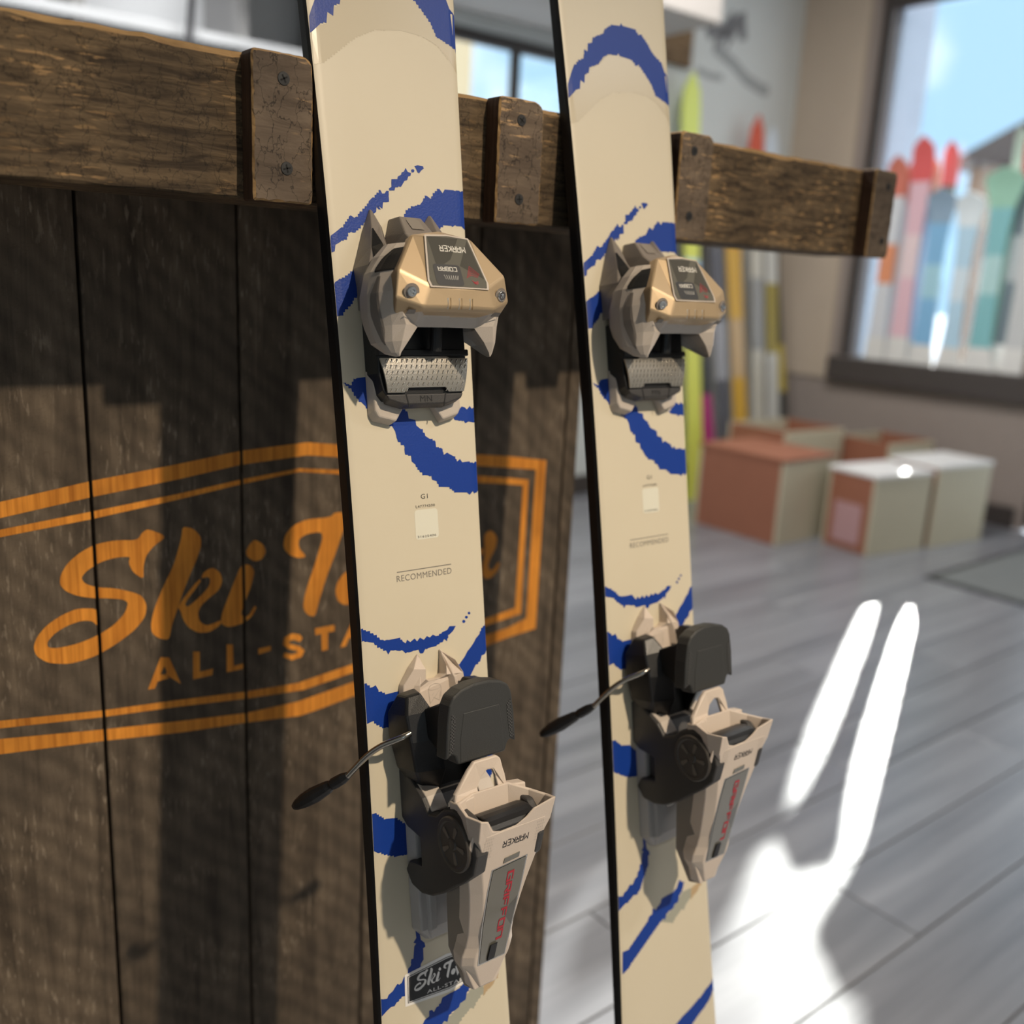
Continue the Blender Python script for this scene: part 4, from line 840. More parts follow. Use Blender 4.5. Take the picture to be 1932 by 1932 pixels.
# ---------------- heel piece
heel = part('heel_binding', loft_g([
    [(-27.5, -172, 0), (27.5, -172, 0), (25, -172, 9), (-25, -172, 9)],
    [(-27.5, -258, 0), (27.5, -258, 0), (25, -258, 10), (-25, -258, 10)],
    [(-27, -292, 0), (27, -292, 0), (24.5, -292, 10), (-24.5, -292, 10)],
    [(-17, -304, 0), (17, -304, 0), (15, -303, 6), (-15, -303, 6)]]), M['slate'], ski, 0.0012, label='grey rail of the heel piece')
for s in (-1, 1):
    part('rail_ridge', loft_g([[(s * 11, -258, 8), (s * 20, -258, 8), (s * 18.5, -258, 13.5), (s * 13, -258, 13.5)], [(s * 11, -294, 8), (s * 19.5, -294, 8), (s * 18, -292, 13), (s * 13, -292, 13)], [(s * 11, -303, 3), (s * 15, -303, 3), (s * 15, -302, 7), (s * 12, -302, 7)]]), M['slate'], heel, 0.0008)
part('rail_clip', prism_g([(-9, -256), (9, -256), (9, -267), (4, -267), (4, -270), (-4, -270), (-4, -267), (-9, -267)], 10, 11.2, lambda a, b, c: (a, b, c)), M['steel'], heel, 0.0003)
fk = [(-9.2, -93.6), (-8.6, -104), (-8.2, -110.5), (-4.5, -113.5), (4.5, -113.5), (8.2, -110.5), (8.6, -104), (9.2, -93.6), (17.5, -102), (25.5, -113), (26.5, -123), (22, -146), (-22, -146), (-26.5, -123), (-25.5, -113), (-17.5, -102)]
def fk_n(a, b): return 1.2 + (5.2 if b < -100 else 1.6 * max(0, (-93.6 - b) / 6.4)) + (2.8 if abs(a) > 7 and b < -101 else 0) * (1 if abs(a) < 20 else 0.0)
part('fork_plate', prism_g(fk, 0, 1, lambda a, b, c: (a, b, c * fk_n(a, b))), M['sand'], heel, 0.001)
for s in (-1, 1):
    part('fork_prong', loft_g([[(s * 8.8, -94.5, 1), (s * 9.6, -94.5, 1), (s * 9.2, -94.8, 3)], [(s * 8.6, -104, 1), (s * 18.5, -104, 1), (s * 11.5, -104, 8)], [(s * 8.4, -114, 1), (s * 25.2, -114, 1), (s * 14.5, -114, 11)], [(s * 9.5, -130, 1), (s * 25, -130, 1), (s * 17, -130, 12)]]), M['sand'], heel, 0.0008)
decal('fork_emblem', flat(sum([ribbon(q, 0.4) for q in ([(-5.4, -119.5), (-3.5, -117), (0, -116.2), (3.5, -117), (5.4, -119.5)], [(-5.4, -119.5), (-3, -120.6), (2.5, -120.6), (5.4, -119.5)], [(-5.4, -119.5), (-4.4, -130)], [(5.4, -119.5), (5.0, -127)], [(-4.4, -130), (4, -121.5)], [(-1.5, -126), (3.6, -129), (4.6, -123)], [(-2.8, -124.5), (-1, -123)])], []), lambda a, b: P(a, b, 6.65)), M['taupe'], heel)
# brake housing, pedal and wires
def bcol():
    return loft_g([[(20, -114, 12), (33, -116, 10), (32, -116, 21), (23, -114.5, 24)], [(17, -126, 4), (38, -130, 3), (36, -128, 26), (19, -126, 33)], [(13, -146, 4), (38.5, -146, 4), (36, -146, 30), (15, -146, 38)],
                   [(11, -168, 5), (35, -168, 6), (32, -168, 28), (12, -168, 36)], [(11, -188, 8), (25, -186, 10), (23, -186, 20), (12, -188, 25)]])
for g in (bcol(), mirror(bcol())): part('brake_housing', g, M['black'], heel, 0.0015)
part('brake_bridge', prism_g([(-16, -138), (16, -138), (16, -188), (-16, -188)], 5, 22, lambda a, b, c: (a, b, c)), M['black'], heel, 0.001)
for g_ in (lambda q: (q, mirror(q)))(loft_g([[(12, -128, 24), (24, -128, 22), (24, -140, 22), (12, -142, 24)], [(13, -116, 52), (25, -116, 52), (26, -152, 52), (13, -155, 52)]])): part('pedal_arm', g_, M['black'], heel, 0.0015)
for k in range(7):
    part('arm_rib', (lambda q: q)(prism_g([(12.2, 0), (13.0, 0), (13.0, 0.6), (12.2, 0.6)], 0, 1, lambda a, b, c: (a - 0.6, -152 - k * 1.3 - b, 40 - k * 2.6 + c * 9 - 4))), M['charcoal'], heel, 0)
pad = [(-28.8, -152.5), (-27.4, -130), (-25.3, -116), (-22.5, -110.5), (-16, -106.6), (-6, -104.4), (6, -104.4), (16, -106.6), (22.5, -110.5), (25.3, -116), (27.4, -130), (28.8, -152.5), (24.2, -149.5), (21.5, -151.5), (19.5, -157.5), (-19.5, -157.5), (-21.5, -151.5), (-24.2, -149.5)]
def padn(b): return 64.5 + (b + 110) * 0.06
pd = part('brake_pedal', prism_g(pad, 0, 1, lambda a, b, c: (a, b, padn(b) - 13 + 13 * c)), M['pad'], heel, 0.0028, seg=3)
ins = [(-14.6, -122.8), (14.6, -122.8), (17.5, -140), (17.8, -156.3), (-17.8, -156.3), (-17.5, -140)]
part('pedal_insert', prism_g(ins, 0, 1, lambda a, b, c: (a, b, padn(b) - 0.8 + 1.15 * c)), M['pad'], pd, 0.0005)
for s in (-1, 1):
    part('pedal_grip', prism_g([(s * 20.5, -124), (s * 24.0, -121), (s * 26.6, -149), (s * 23.2, -148)], 0, 1, lambda a, b, c: (a, b, padn(b) - 0.6 + 0.85 * c)), M['grip'], pd, 0)
for s in (-1, 1):
    pts = smooth_path([(s * 35.5, -139.2, 29), (s * 42, -141.0, 28.5), (s * 54.3, -149.4, 11), (s * 66.9, -172.5, -9)], 3)
    pts = [tuple(p) for p in pts]; v, f = tube_g(pts, 2.15, 12); wi = part('brake_wire', (v, f), M['wire'], heel, 0, smooth=True)
    a_, b_ = Vector((s * 65.5, -170, -7)), Vector((s * 86.4, -200, -54)); d_ = (b_ - a_)
    rr = [(0.0, 2.6), (0.06, 3.4), (0.1, 4.0), (0.26, 4.2), (0.3, 3.4), (0.36, 4.6), (0.5, 5.4), (0.62, 6.0), (0.8, 5.4), (0.93, 4.0), (1.0, 2.4)]
    v, f = tube_g([tuple(a_ + d_ * t) for t, _ in rr], [r for _, r in rr], 10); part('brake_tip', (v, f), M['black'], wi, 0.0003)
# turntable housing with the pivot wheel
prof = [(-173, 0), (-171, 7), (-176, 15), (-186, 30), (-195, 37), (-193, 47), (-186, 56), (-183, 68), (-186, 82), (-195, 91), (-207, 93), (-221, 88), (-230, 77), (-238.5, 63), (-247, 50), (-254, 36), (-257, 22), (-255, 9), (-246, 2), (-238, 7), (-236, 24), (-216, 24), (-213, 7), (-208, 0)]
hz = part('heel_housing', join([prism_g(prof, 20, 26, lambda a, b, c: (c, a, b)), mirror(prism_g(prof, 20, 30, lambda a, b, c: (c, a, b))), prism_g([(-176, 8), (-188, 28), (-197, 36), (-200, 80), (-226, 74), (-250, 34), (-252, 14), (-240, 9)], -21, 21, lambda a, b, c: (c, a, b))]), M['charcoal'], heel, 0.0015)
for g_ in (lambda q: (q, mirror(q)))(prism_g([(-173, 0.5), (-170.5, 7), (-175.5, 16), (-185.5, 31), (-194, 37.5), (-196.5, 35), (-188, 27.5), (-178.5, 14)], 14, 27, lambda a, b, c: (c, a, b))): part('housing_rim', g_, M['taupe'], hz, 0.0008)
for s in (-1, 1):
    wl_ = part('pivot_wheel', loft_g([[(s * (x - (2.0 if s < 0 else 6.0)), -205.3 + r * math.cos(k * math.pi / 16), 69.3 + r * math.sin(k * math.pi / 16)) for k in range(32)] for x, r in ((30, 18.6), (34.0, 18.6), (34.8, 17.6), (34.8, 15.6), (34.0, 14.6), (34.0, 4.0), (35.0, 3.2), (35.2, 1.2))]), M['wheel_body'], hz, 0, smooth=False)
    for k in range(5):
        a = k * 2 * math.pi / 5 + 0.4; c_, s_ = math.cos(a), math.sin(a)
        q = [(5.0, -0.9), (12.5, -1.9), (13.6, 0), (12.5, 1.9), (5.0, 0.9)]
        part('wheel_spoke', prism_g([(x * c_ - y * s_, x * s_ + y * c_) for x, y in q], 32.0 if s < 0 else 28.0, 32.7 if s < 0 else 28.7, lambda a_, b_, h_: (s * h_, -205.3 + a_, 69.3 + b_)), M['wheel'], wl_, 0)
# lever
def lev_n(u): return 101 + (u + 181.5) * 0.345
tab = [(-194, 31.2), (-199, 31.8), (-204, 32.0), (-212, 31), (-222, 29), (-230, 27.2), (-240, 24.8), (-256, 22), (-276, 19.4), (-286, 19.8), (-293, 21.6), (-300, 21.2), (-310, 15.5), (-318, 10.5), (-322, 8.0)]
secs = []
for u, w_ in tab:
    nf = lev_n(u); dp = 7.5 if u > -206 else (20 if u > -290 else 20 - (-290 - u) * 0.35)
    c_ = min(7, w_ * 0.35)
    secs.append([(-w_ + 1.2, u, nf - dp), (-w_, u, nf - 6.5), (-w_ + c_, u, nf), (w_ - c_, u, nf), (w_, u, nf - 6.5), (w_ - 1.2, u, nf - dp)])
lev = part('heel_lever', loft_g(secs), M['sand'], heel, 0.0010, ang=0.25, label='sand coloured heel lever with a clear window')
# cup and pull loop
rim = [(-30.5, -181.5, 100.5), (-25.5, -183, 100.3), (-20, -191.5, 97.2), (-13, -193.6, 96.5), (0, -193.2, 96.7), (8, -189.5, 98.0), (14, -184.8, 99.5), (30.5, -181.5, 100.8), (32.5, -183, 90), (27, -181, 78), (15, -176, 68.5), (-15, -176, 67.5), (-29, -178, 71), (-32.0, -181.5, 86)]
def shrink(p, k, u):
    q = 84 + (p[2] - 84) * k
    return (p[0] * k, u, min(q, lev_n(u) - 0.1))
cup = loft_g([[p for p in rim], [shrink(p, 0.96, -197) for p in rim], [shrink(p, 0.74, -212) for p in rim], [shrink(p, 0.70, -211) for p in rim], [shrink(p, 0.88, -196) for p in rim], [(p[0] * 0.92, p[1] - 0.3, 84 + (p[2] - 84) * 0.9) for p in rim]], cap=False)
n_ = len(rim); V_, F_ = cup; F_ = F_ + [(5 * n_ + i, 5 * n_ + (i + 1) % n_, (i + 1) % n_, i) for i in range(n_)]
part('lever_cup', (V_, F_), M['sand'], lev, 0.0006, ang=0.7)
part('cup_core', loft_g([[(-24, -203, 66), (24, -203, 66), (24, -203, 90), (-24, -203, 90)], [(-20, -214, 66), (20, -214, 66), (20, -214, 84), (-20, -214, 84)]]), M['black'], lev, 0.001)
v, f = loft_g([[(x, -195 + r * math.sin(k * math.pi / 10) * 0.6, 82 + r * math.cos(k * math.pi / 10)) for k in range(20)] for x, r in ((-19, 13), (-18, 14), (18, 14), (19, 13))])
part('cup_roller', (v, f), M['black'], lev, 0.0006)
lp = [(-28, -180), (-26.5, -174.5), (-14.5, -161), (-9.5, -156.6), (9, -156.6), (12.2, -159.5), (14.2, -170), (15.0, -181), (7.6, -181), (7.4, -170.5), (5.0, -165.4), (0.5, -164.8), (-5.0, -169), (-8.2, -174.5), (-9.0, -181)]
def lpn(b): return 66 + max(0, -172 - b) * 0.35
part('pull_loop', prism_g(lp, 0, 1, lambda a, b, c: (a, b, lpn(b) - 3.6 + 3.6 * c)), M['sand'], lev, 0.0011)
for g_ in (lambda q: (q, mirror(q)))(prism_g([(14, -196), (28.5, -196), (28.5, -179), (14, -177)], 62, 71, lambda a, b, c: (a, b, c))): part('loop_bracket', g_, M['sand'], lev, 0.001)
# lever flanks running down to the tip
for s in (-1, 1):
    part('lever_flank', loft_g([[(s * 17, -230, 48), (s * 24, -230, 50), (s * 25, -230, 74), (s * 17, -230, 74)], [(s * 13.5, -256, 36), (s * 20, -256, 38), (s * 20.5, -256, 68), (s * 14, -256, 68)], [(s * 9.5, -296, 28), (s * 17, -296, 32), (s * 17.5, -296, 56), (s * 10, -296, 56)], [(s * 4, -326, 36), (s * 9.5, -326, 38), (s * 9.5, -324, 48), (s * 4, -324, 48)]]), M['taupe_dark'], lev, 0.001)
part('lever_tip', loft_g([[(-15, -298, 40), (15, -298, 40), (20.5, -298, 55), (-20.5, -298, 55)], [(-9, -326, 39), (9, -326, 39), (9.5, -323.5, 51), (-9.5, -323.5, 51)]]), M['sand'], lev, 0.001)
def lw(a, b, off=0.0): return P(a, b, lev_n(b) + off)
wo_ = [(-13.4, -223.5), (13.4, -221.5), (13.2, -240), (12.0, -268), (10.6, -300), (-10.6, -300), (-13.2, -268), (-14.0, -240)]
decal('window_trim', flat([[(x * 1.09, -261 + (y + 261) * 1.03) for x, y in wo_]], lambda a, b: lw(a, b, 0.2)), M['steel'], lev)
wi = obj('window', *flat([wo_], lambda a, b: lw(a, b, 0.5)), M['smoke'], lev)
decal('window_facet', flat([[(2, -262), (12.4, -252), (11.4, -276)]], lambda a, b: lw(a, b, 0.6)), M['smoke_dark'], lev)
part('window_latch', prism_g([(-6, -220.5), (7, -219.5), (7, -215.5), (-5.5, -216.5)], 0, 1, lambda a, b, c: (a, b, lev_n(b) - 0.3 + 0.9 * c)), M['smoke'], lev, 0.0003)
part('indicator', loft_g([[(-4.2, -286, 66.0), (1.5, -286, 66.0), (1.5, -286, 66.7), (-4.2, -286, 66.7)], [(-5.0, -299, 61.2), (1.0, -299, 61.2), (1.0, -299, 62.3), (-5.0, -299, 62.3)]]), M['black'], lev, 0.0003)
gl, wdt = glyphs('GRIFFON', 1.15, 1.5)
textsurf('model_text', gl, M['red'], 0.6 - 0.8, -229.5, 53.5 / wdt, 0.78, ang=-math.pi / 2, parent=wi, fn=lambda a, b: lw(a, b, 0.75))
gl, wdt = glyphs('MARKER')
textsurf('brand_text', gl, M['ink'], 11.8, -202.6, 20.5 / wdt, 0.75, ang=math.pi, parent=lev, fn=lambda a, b: lw(a, b, 0.12))
for s in (-1, 1):
    for i in range(7):
        for j in range(5):
            x = s * (18.2 + j * 1.7 + (i % 2) * 0.8); y = -197 - i * 2.3
            if abs(x) < 24.5: decal('grip_dot', flat([[(x - 0.55, y), (x, y - 0.75), (x + 0.55, y), (x, y + 0.75)]], lambda a, b: lw(a, b, 0.15)), M['taupe'], lev)
            if False: pass

def place_ski(root, o, c0, c1, c2):
    root.matrix_world = Matrix(((c0[0], c1[0], c2[0], o[0]), (c0[1], c1[1], c2[1], o[1]), (c0[2], c1[2], c2[2], o[2] + H), (0, 0, 0, 1)))
def ortho(c0, c1):
    a = Vector(c1).normalized(); b = Vector(c0); b = (b - a * b.dot(a)).normalized(); return b, a, b.cross(a)
LS = ((0.3612, 0.5516, -0.1714), (0.9998, -0.0150, -0.0125), (0.0150, 0.1815, 0.9825))
RS = ((0.5877, 0.5485, -0.1774), (0.9998, -0.0211, -0.0052), (0.0092, 0.1925, 0.9805))
ski2 = copy_tree(ski)
place_ski(ski, LS[0], *ortho(LS[1], LS[2])); place_ski(ski2, RS[0], *ortho(RS[1], RS[2]))
for ch in ski2.children:
    if ch.name.startswith('toe_binding'): ch.location.y += 0.0026
    if ch.name.startswith('heel_binding'): ch.location.y += 0.0021
tag(ski, 'cream ski with blue wavy print and a shop sticker below the heel binding', 'ski', 'pair of cream skis leaning on the rack')
tag(ski2, 'cream ski with blue wavy print without a sticker, beside the open floor', 'ski', 'pair of cream skis leaning on the rack')
# shop sticker on the nearer ski only
stk = [(-36.0, -348.4), (-35.0, -324.6), (1, -322.6), (37, -326.5), (38, -349.5), (1.5, -352.6)]
def inset(p, k):
    cx_, cy_ = 1, -337.5; return [(cx_ + (x - cx_) * (1 - k / 37.0), cy_ + (y - cy_) * (1 - k / 14.0)) for x, y in p]
sf = lambda o: (lambda v, u: surf(v / 1000, u / 1000, o))
st = decal('shop_sticker', flat([stk], sf(0.00022)), M['white'], ski, 'white-edged black shop sticker')
decal('sticker_field', flat([inset(stk, 2.2)], sf(0.00026)), M['ink'], st)
decal('sticker_line', flat([inset(stk, 2.8)], sf(0.00029)), M['white'], st)
decal('sticker_field', flat([inset(stk, 3.3)], sf(0.00032)), M['ink'], st)
PAN = DATA['pan']
xs_ = [q[0] for q in PAN['S']]; zs_ = [q[1] for q in PAN['S']]
sx0, sz0 = min(xs_), min(zs_); ssc = 13.5 / (max(zs_) - sz0); kx_ = 25.7 / (min(q[0] for q in PAN['T']) - sx0)
def stick(p): return [((x - sx0) * kx_ - 28.0, (z - sz0) * ssc - 340.6 - (x - sx0) * kx_ * 0.02) for x, z in p]
for k in ('S', 'k_stem', 'k_bowl', 'i', 'i_dot', 'T', 'o'):
    decal('sticker_letter', flat([stick(chaikin([tuple(q) for q in PAN[k]], 2))], sf(0.00036)), M['white'], st)
for q in ([(9, -335), (10, -341), (13, -337), (14.5, -341), (17.5, -334)], [(18.5, -335), (18, -341.5)], [(18.5, -336.5), (22, -334.5), (22, -341), (24, -341.5)]):
    decal('sticker_letter', flat(ribbon(q, 2.0), sf(0.00036)), M['white'], st)
pl, wn_ = font_polys('ALL-STARS'); textsurf('sticker_text', pl, M['white'], -17.5, -346.0, 36 / wn_, 2.7, ang=-0.09, off=0.00036, parent=st)
# ------------------------------------------------------------------ things in the background
def bg_ski(label, group, base, tip_h, waist, lean, yaw, colr, tipc, wdir, name='display_ski', mid=None, tail_glint=None, flare=0.22, power=2.0):
    """upright ski: base point, height of the tip, wdir = unit vector across, lean = offset of the tip"""
    e = tag(empty(name, base), label, 'ski', group)
    n = 26; secs = []; L_ = tip_h
    for i in range(n + 1):
        t = i / n; s = t * L_
        w_ = waist * (0.5 + flare * (abs(t - 0.45) / 0.55) ** power)
        if t > 0.90: w_ *= math.sqrt(max(0.0008, 1 - ((t - 0.90) / 0.1002) ** 2))
        th = 0.005
        c = Vector((lean[0] * t, lean[1] * t, s)); wv = Vector(wdir); nv = wv.cross(Vector((0, 0, 1)))
        if t > 0.85: c += nv * ((t - 0.85) ** 2) * 1.2
        secs.append([tuple(c + wv * w_ - nv * th), tuple(c - wv * w_ - nv * th), tuple(c - wv * w_ + nv * th), tuple(c + wv * w_ + nv * th)])
    def seg(nm, a, b, col):
        v, f = loft_g(secs[a:b + 1]); obj(nm, v, f, mat('ski_paint', col, 0.35), e)
    cuts_ = [(0, 3, tail_glint or colr), (3, 10, colr), (10, 15, mid or colr), (15, 21, colr), (21, n, tipc)]
    for nm, (a, b, c) in zip(('tail', 'lower_body', 'waist', 'upper_body', 'tip'), cuts_): seg(nm, a, b, c)
    k = 11; c = Vector((lean[0] * 0.45, lean[1] * 0.45, L_ * 0.45)); nv = Vector(wdir).cross(Vector((0, 0, 1)))
    return e
# skis leaning against the back wall
wall_skis = [
    ('lime yellow ski with a pale tip, leftmost on the back wall', (3.33, 3.02), 1.74, 0.092, (0.62, 0.66, 0.05), (0.55, 0.66, 0.72), (0.55, 0.60, 0.20)),
    ('slim black ski between the two lime skis', (3.455, 3.02), 1.50, 0.08, (0.03, 0.03, 0.035), (0.05, 0.05, 0.06), None),
    ('tall lime ski with a pale blue patch below the tip', (3.585, 3.02), 1.98, 0.098, (0.66, 0.68, 0.12), (0.70, 0.78, 0.16), (0.45, 0.62, 0.75)),
    ('short magenta and black ski between lime and grey skis', (3.71, 3.02), 1.30, 0.08, (0.40, 0.03, 0.17), (0.05, 0.05, 0.05), (0.03, 0.03, 0.035)),
    ('charcoal grey ski with a silver waist on the back wall', (3.83, 3.02), 1.48, 0.085, (0.10, 0.10, 0.115), (0.12, 0.12, 0.13), (0.32, 0.32, 0.34)),
    ('amber yellow ski with an orange tip on the back wall', (3.96, 3.02), 1.50, 0.098, (0.62, 0.36, 0.05), (0.66, 0.30, 0.06), (0.55, 0.38, 0.20)),
    ('off-white ski with a red shovel near the corner', (4.09, 3.02), 1.86, 0.085, (0.55, 0.52, 0.44), (0.60, 0.08, 0.03), (0.30, 0.30, 0.29)),
    ('white ski with a pale blue tip nearest the tan corner', (4.215, 3.02), 1.82, 0.085, (0.60, 0.59, 0.54), (0.62, 0.68, 0.74), (0.34, 0.27, 0.06)),
    ('short black and yellow ski nearest the display window', (4.33, 3.02), 1.28, 0.075, (0.05, 0.05, 0.045), (0.03, 0.03, 0.03), (0.50, 0.38, 0.05))]
for lb, (x, y), h_, w_, c, tcol, mid in wall_skis:
    bg_ski(lb, 'skis leaning on the back wall', (x, y, 0.0), h_, w_, (0.0, 3.30 - y), 0, c, tcol, (1, 0, 0), mid=mid, flare=0.2)
# skis standing on the sill of the display window, colours lightened to carry the glare
sill_skis = [
    ('white ski with an orange band, leftmost on the window sill', 2.72, 4.505, 0.98, 0.080, 0.30, (0.74, 0.76, 0.80), (0.72, 0.22, 0.16), (0.85, 0.34, 0.18)),
    ('grey-white ski half behind the leftmost white and pink ones', 2.68, 4.58, 0.95, 0.088, 0.1, (0.64, 0.66, 0.68), (0.66, 0.30, 0.26), None),
    ('pale pink ski with a red tip on the window sill', 2.60, 4.505, 1.06, 0.080, 0.3, (0.84, 0.55, 0.62), (0.82, 0.14, 0.14), (0.88, 0.70, 0.72)),
    ('pale blue ski with a peach tip half behind the pink one', 2.587, 4.58, 0.98, 0.076, 0.1, (0.48, 0.66, 0.86), (0.80, 0.58, 0.44), None),
    ('dark olive ski with a crimson tip half behind the blue one', 2.50, 4.58, 1.04, 0.070, 0.1, (0.16, 0.18, 0.14), (0.80, 0.18, 0.18), (0.42, 0.70, 0.82)),
    ('blue ski with a pale waist in the middle of the window sill', 2.472, 4.505, 0.82, 0.086, 0.7, (0.25, 0.52, 0.80), (0.30, 0.42, 0.55), (0.42, 0.70, 0.82)),
    ('light blue ski with white patches standing between two gaps', 2.332, 4.505, 0.80, 0.078, 0.75, (0.52, 0.74, 0.90), (0.80, 0.88, 0.92), (0.72, 0.84, 0.92)),
    ('teal ski with a green tip on the window sill', 2.190, 4.505, 0.90, 0.082, 1.1, (0.25, 0.55, 0.58), (0.35, 0.62, 0.48), (0.48, 0.72, 0.72)),
    ('slate grey ski directly behind the teal one on the window sill', 2.250, 4.58, 0.88, 0.056, 0.05, (0.18, 0.21, 0.23), (0.24, 0.30, 0.30), (0.45, 0.46, 0.46)),
    ('pale green ski standing behind and right of the teal one', 2.186, 4.58, 1.08, 0.050, 0.05, (0.46, 0.62, 0.50), (0.50, 0.60, 0.52), None),
    ('dark grey ski with a red tip standing behind the silver one', 2.125, 4.58, 1.06, 0.074, 0.05, (0.18, 0.21, 0.23), (0.62, 0.10, 0.12), (0.45, 0.46, 0.46)),
    ('silver ski nearest the door post on the window sill', 2.025, 4.505, 1.00, 0.092, 0.1, (0.62, 0.63, 0.63), (0.52, 0.53, 0.53), None)]
for lb, y, x, h_, w_, fl_, c, tcol, mid in sill_skis:
    bg_ski(lb, 'skis in the display window', (x, y, 0.70), h_, w_, (0.0, 0.0), 0, c, tcol, (0, -1, 0), mid=mid, tail_glint=(0.80, 0.79, 0.76), flare=fl_, power=2.0 if fl_ < 0.5 else 4.0)  # white tails stand in for sun glints along the sill
# storage cubes: window light and warm shade put into two board colours
M['cube_shade_brown'] = mat('shade_brown_board', (0.30, 0.115, 0.065), 0.6, var=0.06)
M['cube_lit_cream'] = mat('lit_cream_board', (0.56, 0.50, 0.36), 0.6, var=0.04)
M['cube_in'] = mat('brown_inside', (0.10, 0.035, 0.018), 0.8, var=0.05)
M['pinkish'] = mat('pink_sheet', (0.46, 0.27, 0.27), 0.6)
def cube(label, x, y, sx, sy, sz, rot, lid=None, side=None, sheet=False):
    e = tag(empty('storage_box', (x, y, 0)), label, 'box', 'boxes below the display window'); e.rotation_euler = (0, 0, rot); t = 0.012
    box('front_panel', 0, sx, 0, t, 0, sz, M['cube_lit_cream'], e, 0.002)
    box('side_panel', 0, t, t, sy - t, 0, sz, M['cube_shade_brown'], e, 0.002); box('side_panel', sx - t, sx, t, sy - t, 0, sz, M['cube_shade_brown'], e, 0.002)
    box('back_panel', 0, sx, sy - t, sy, 0, sz, M['cube_lit_cream'], e, 0.002); box('bottom', t, sx - t, t, sy - t, 0.002, 0.014, M['cube_in'], e)
    if lid is not None: box('lid', -0.004, sx + 0.004, -0.004, sy + 0.004, sz, sz + 0.016, lid, e, 0.002)
    if sheet: box('label_sheet', -0.002, 0.0, 0.05, sy - 0.05, 0.03, sz * 0.62, M['pinkish'], e)
    return e
cube('large box with shade-brown sides and a lit-cream front, leftmost on the floor', 3.22, 2.27, 0.36, 0.44, 0.345, 0.0, lid=M['cube_shade_brown'])
cube('shade-brown box with a pink sheet on its side in front of the others', 3.43, 1.985, 0.345, 0.235, 0.315, -0.14, lid=M['white'], sheet=True)
cube('lit-cream box with a white lid, rightmost below the window', 3.80, 1.925, 0.36, 0.24, 0.335, -0.12, lid=M['white'])
cube('open shade-brown box behind the leftmost box', 3.62, 2.56, 0.42, 0.34, 0.40, -0.05)
cube('open box with a lit-cream front by the wall behind the middle box', 4.05, 2.30, 0.34, 0.30, 0.36, -0.08)
# floor mat by the door
M['mat'] = mat('grey_mat', (0.145, 0.15, 0.145), 0.95, grain=0.6, gscale=400, var=0.1)
e = tag(empty('floor_mat', (3.9, 1.1, 0)), 'grey entrance mat lying on the floor by the glass door', 'mat')
v, f = box_g(-0.50, 0.50, -0.56, 0.58, 0.0, 0.007); obj('pile', v, f, M['mat'], e, 0.002)
v, f = box_g(-0.53, 0.53, -0.59, 0.61, 0.0, 0.004); obj('border', v, f, M['black'], e, 0.002)
# logo lettering and a small wooden plaque on the back wall
lg = empty('wall_logo', (3.95, YB, 2.05)); tag(lg, 'dark grey script logo painted on the grey back wall', 'logo')
def wallpoly(polys, nm, m): 
    g = flat(polys, lambda a, b: (a, -0.0015, b)); return decal(nm, ([p for p in g[0]], [tuple(reversed(q)) for q in g[1]]), m, lg)
M['logo'] = mat('logo_paint', (0.20, 0.20, 0.205), 0.6); M['logo2'] = mat('logo_paint_pale', (0.33, 0.34, 0.335), 0.6)
wallpoly(ribbon([(-0.20, 0.13), (-0.13, 0.18), (-0.10, 0.14), (-0.12, 0.10), (-0.07, 0.18), (-0.04, 0.22), (-0.04, 0.14), (0.0, 0.22), (0.04, 0.24), (0.06, 0.15)], 0.06), 'logo_word', M['logo'])
wallpoly(ribbon([(-0.12, 0.08), (0.0, 0.04), (0.12, -0.02), (0.26, -0.05), (0.30, -0.04)], 0.055), 'logo_swoosh', M['logo2'])
wallpoly(ribbon([(-0.25, -0.03), (-0.16, -0.045), (-0.06, -0.04)], 0.03), 'logo_line', M['logo2'])
M['plaque'] = wood('plaque_wood', (0.12, 0.075, 0.04), (0.28, 0.19, 0.11), 0, 8, 60)
e = tag(empty('wooden_plaque', (3.50, YB, 2.10)), 'small brown wooden plaque hanging on the back wall', 'plaque')
v, f = box_g(-0.13, 0.13, -0.03, 0.0, -0.09, 0.09); obj('board', v, f, M['plaque'], e, 0.006)
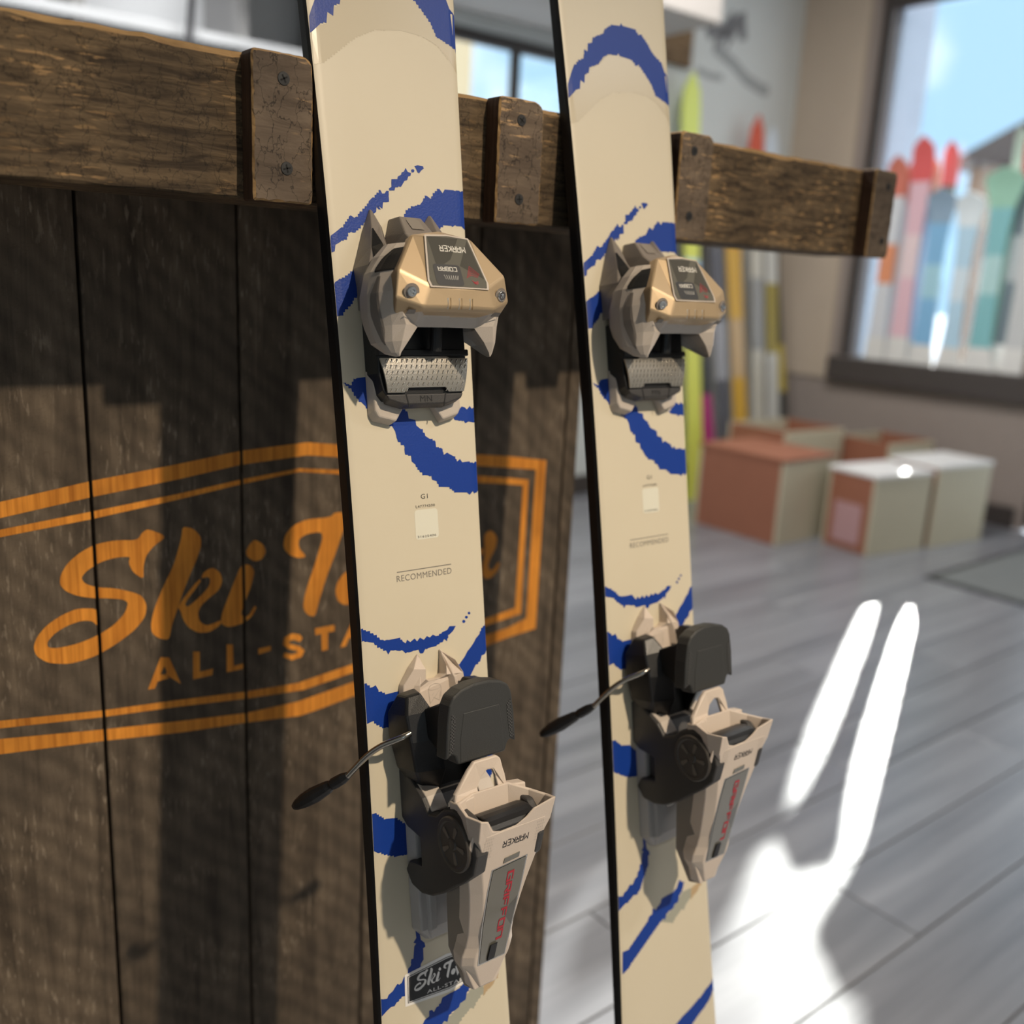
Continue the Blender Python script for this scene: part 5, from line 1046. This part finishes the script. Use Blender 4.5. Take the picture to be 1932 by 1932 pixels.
# white shelving unit left of the back window
M['shelf'] = mat('white_shelf', (0.66, 0.68, 0.70), 0.5, var=0.02); M['upright'] = mat('grey_upright', (0.30, 0.30, 0.30), 0.5)
e = tag(empty('shelving_unit', (0.95, YB, 0)), 'white wall shelving with grey uprights behind the rack', 'shelving')
v, f = box_g(-0.75, 0.72, -0.02, 0.0, 0.1, 2.3); obj('back_panel', v, f, M['shelf'], e)
for x in (-0.7, -0.12, 0.36, 0.70):
    v, f = box_g(x - 0.018, x + 0.018, -0.30, -0.02, 0.0, 2.3); obj('upright', v, f, M['upright'], e, 0.003)
for z in (0.45, 1.0, 1.66, 2.2):
    v, f = box_g(-0.72, 0.70, -0.31, -0.02, z, z + 0.03); obj('shelf_board', v, f, M['shelf'], e, 0.003)
M['pole'] = mat('pole_black', (0.02, 0.02, 0.024), 0.4); M['pinktag'] = mat('pink_tag', (0.62, 0.06, 0.20), 0.5)
e = tag(empty('ski_helmet', (0.62, YB - 0.165, 1.69)), 'black ski helmet on the white shelf behind the rack', 'helmet')
secs = []
for i in range(9):
    a = i / 8 * math.pi / 2; secs.append([(0.13 * math.cos(a) * math.cos(k * math.pi / 12) if a < 1.55 else 0.002 * math.cos(k * math.pi / 12), 0.11 * max(math.cos(a), 0.02) * math.sin(k * math.pi / 12), 0.17 * math.sin(a)) for k in range(24)])
v, f = loft_g(secs); obj('shell', v, f, M['pole'], e, smooth=True)
v, f = tube_g([(-0.135, 0, 0.02), (0, -0.115, 0.015), (0.135, 0, 0.02)], 0.012); obj('brim', v, f, M['pinktag'], e)
e = tag(empty('ski_pole', (1.05, YB - 0.36, 0.0)), 'black ski pole leaning across the white shelving', 'ski pole')
v, f = tube_g([(-0.12, 0.0, 0.06), (0.12, 0.03, 2.02)], 0.011); obj('shaft', v, f, M['pole'], e, smooth=True)
v, f = tube_g([(0.115, 0.03, 1.96), (0.13, 0.032, 2.10)], 0.018); obj('grip', v, f, M['pinktag'], e, smooth=True)
v, f = tube_g([(-0.113, 0, 0.12), (-0.111, 0, 0.13)], 0.045, 16); obj('basket', v, f, M['pole'], e)
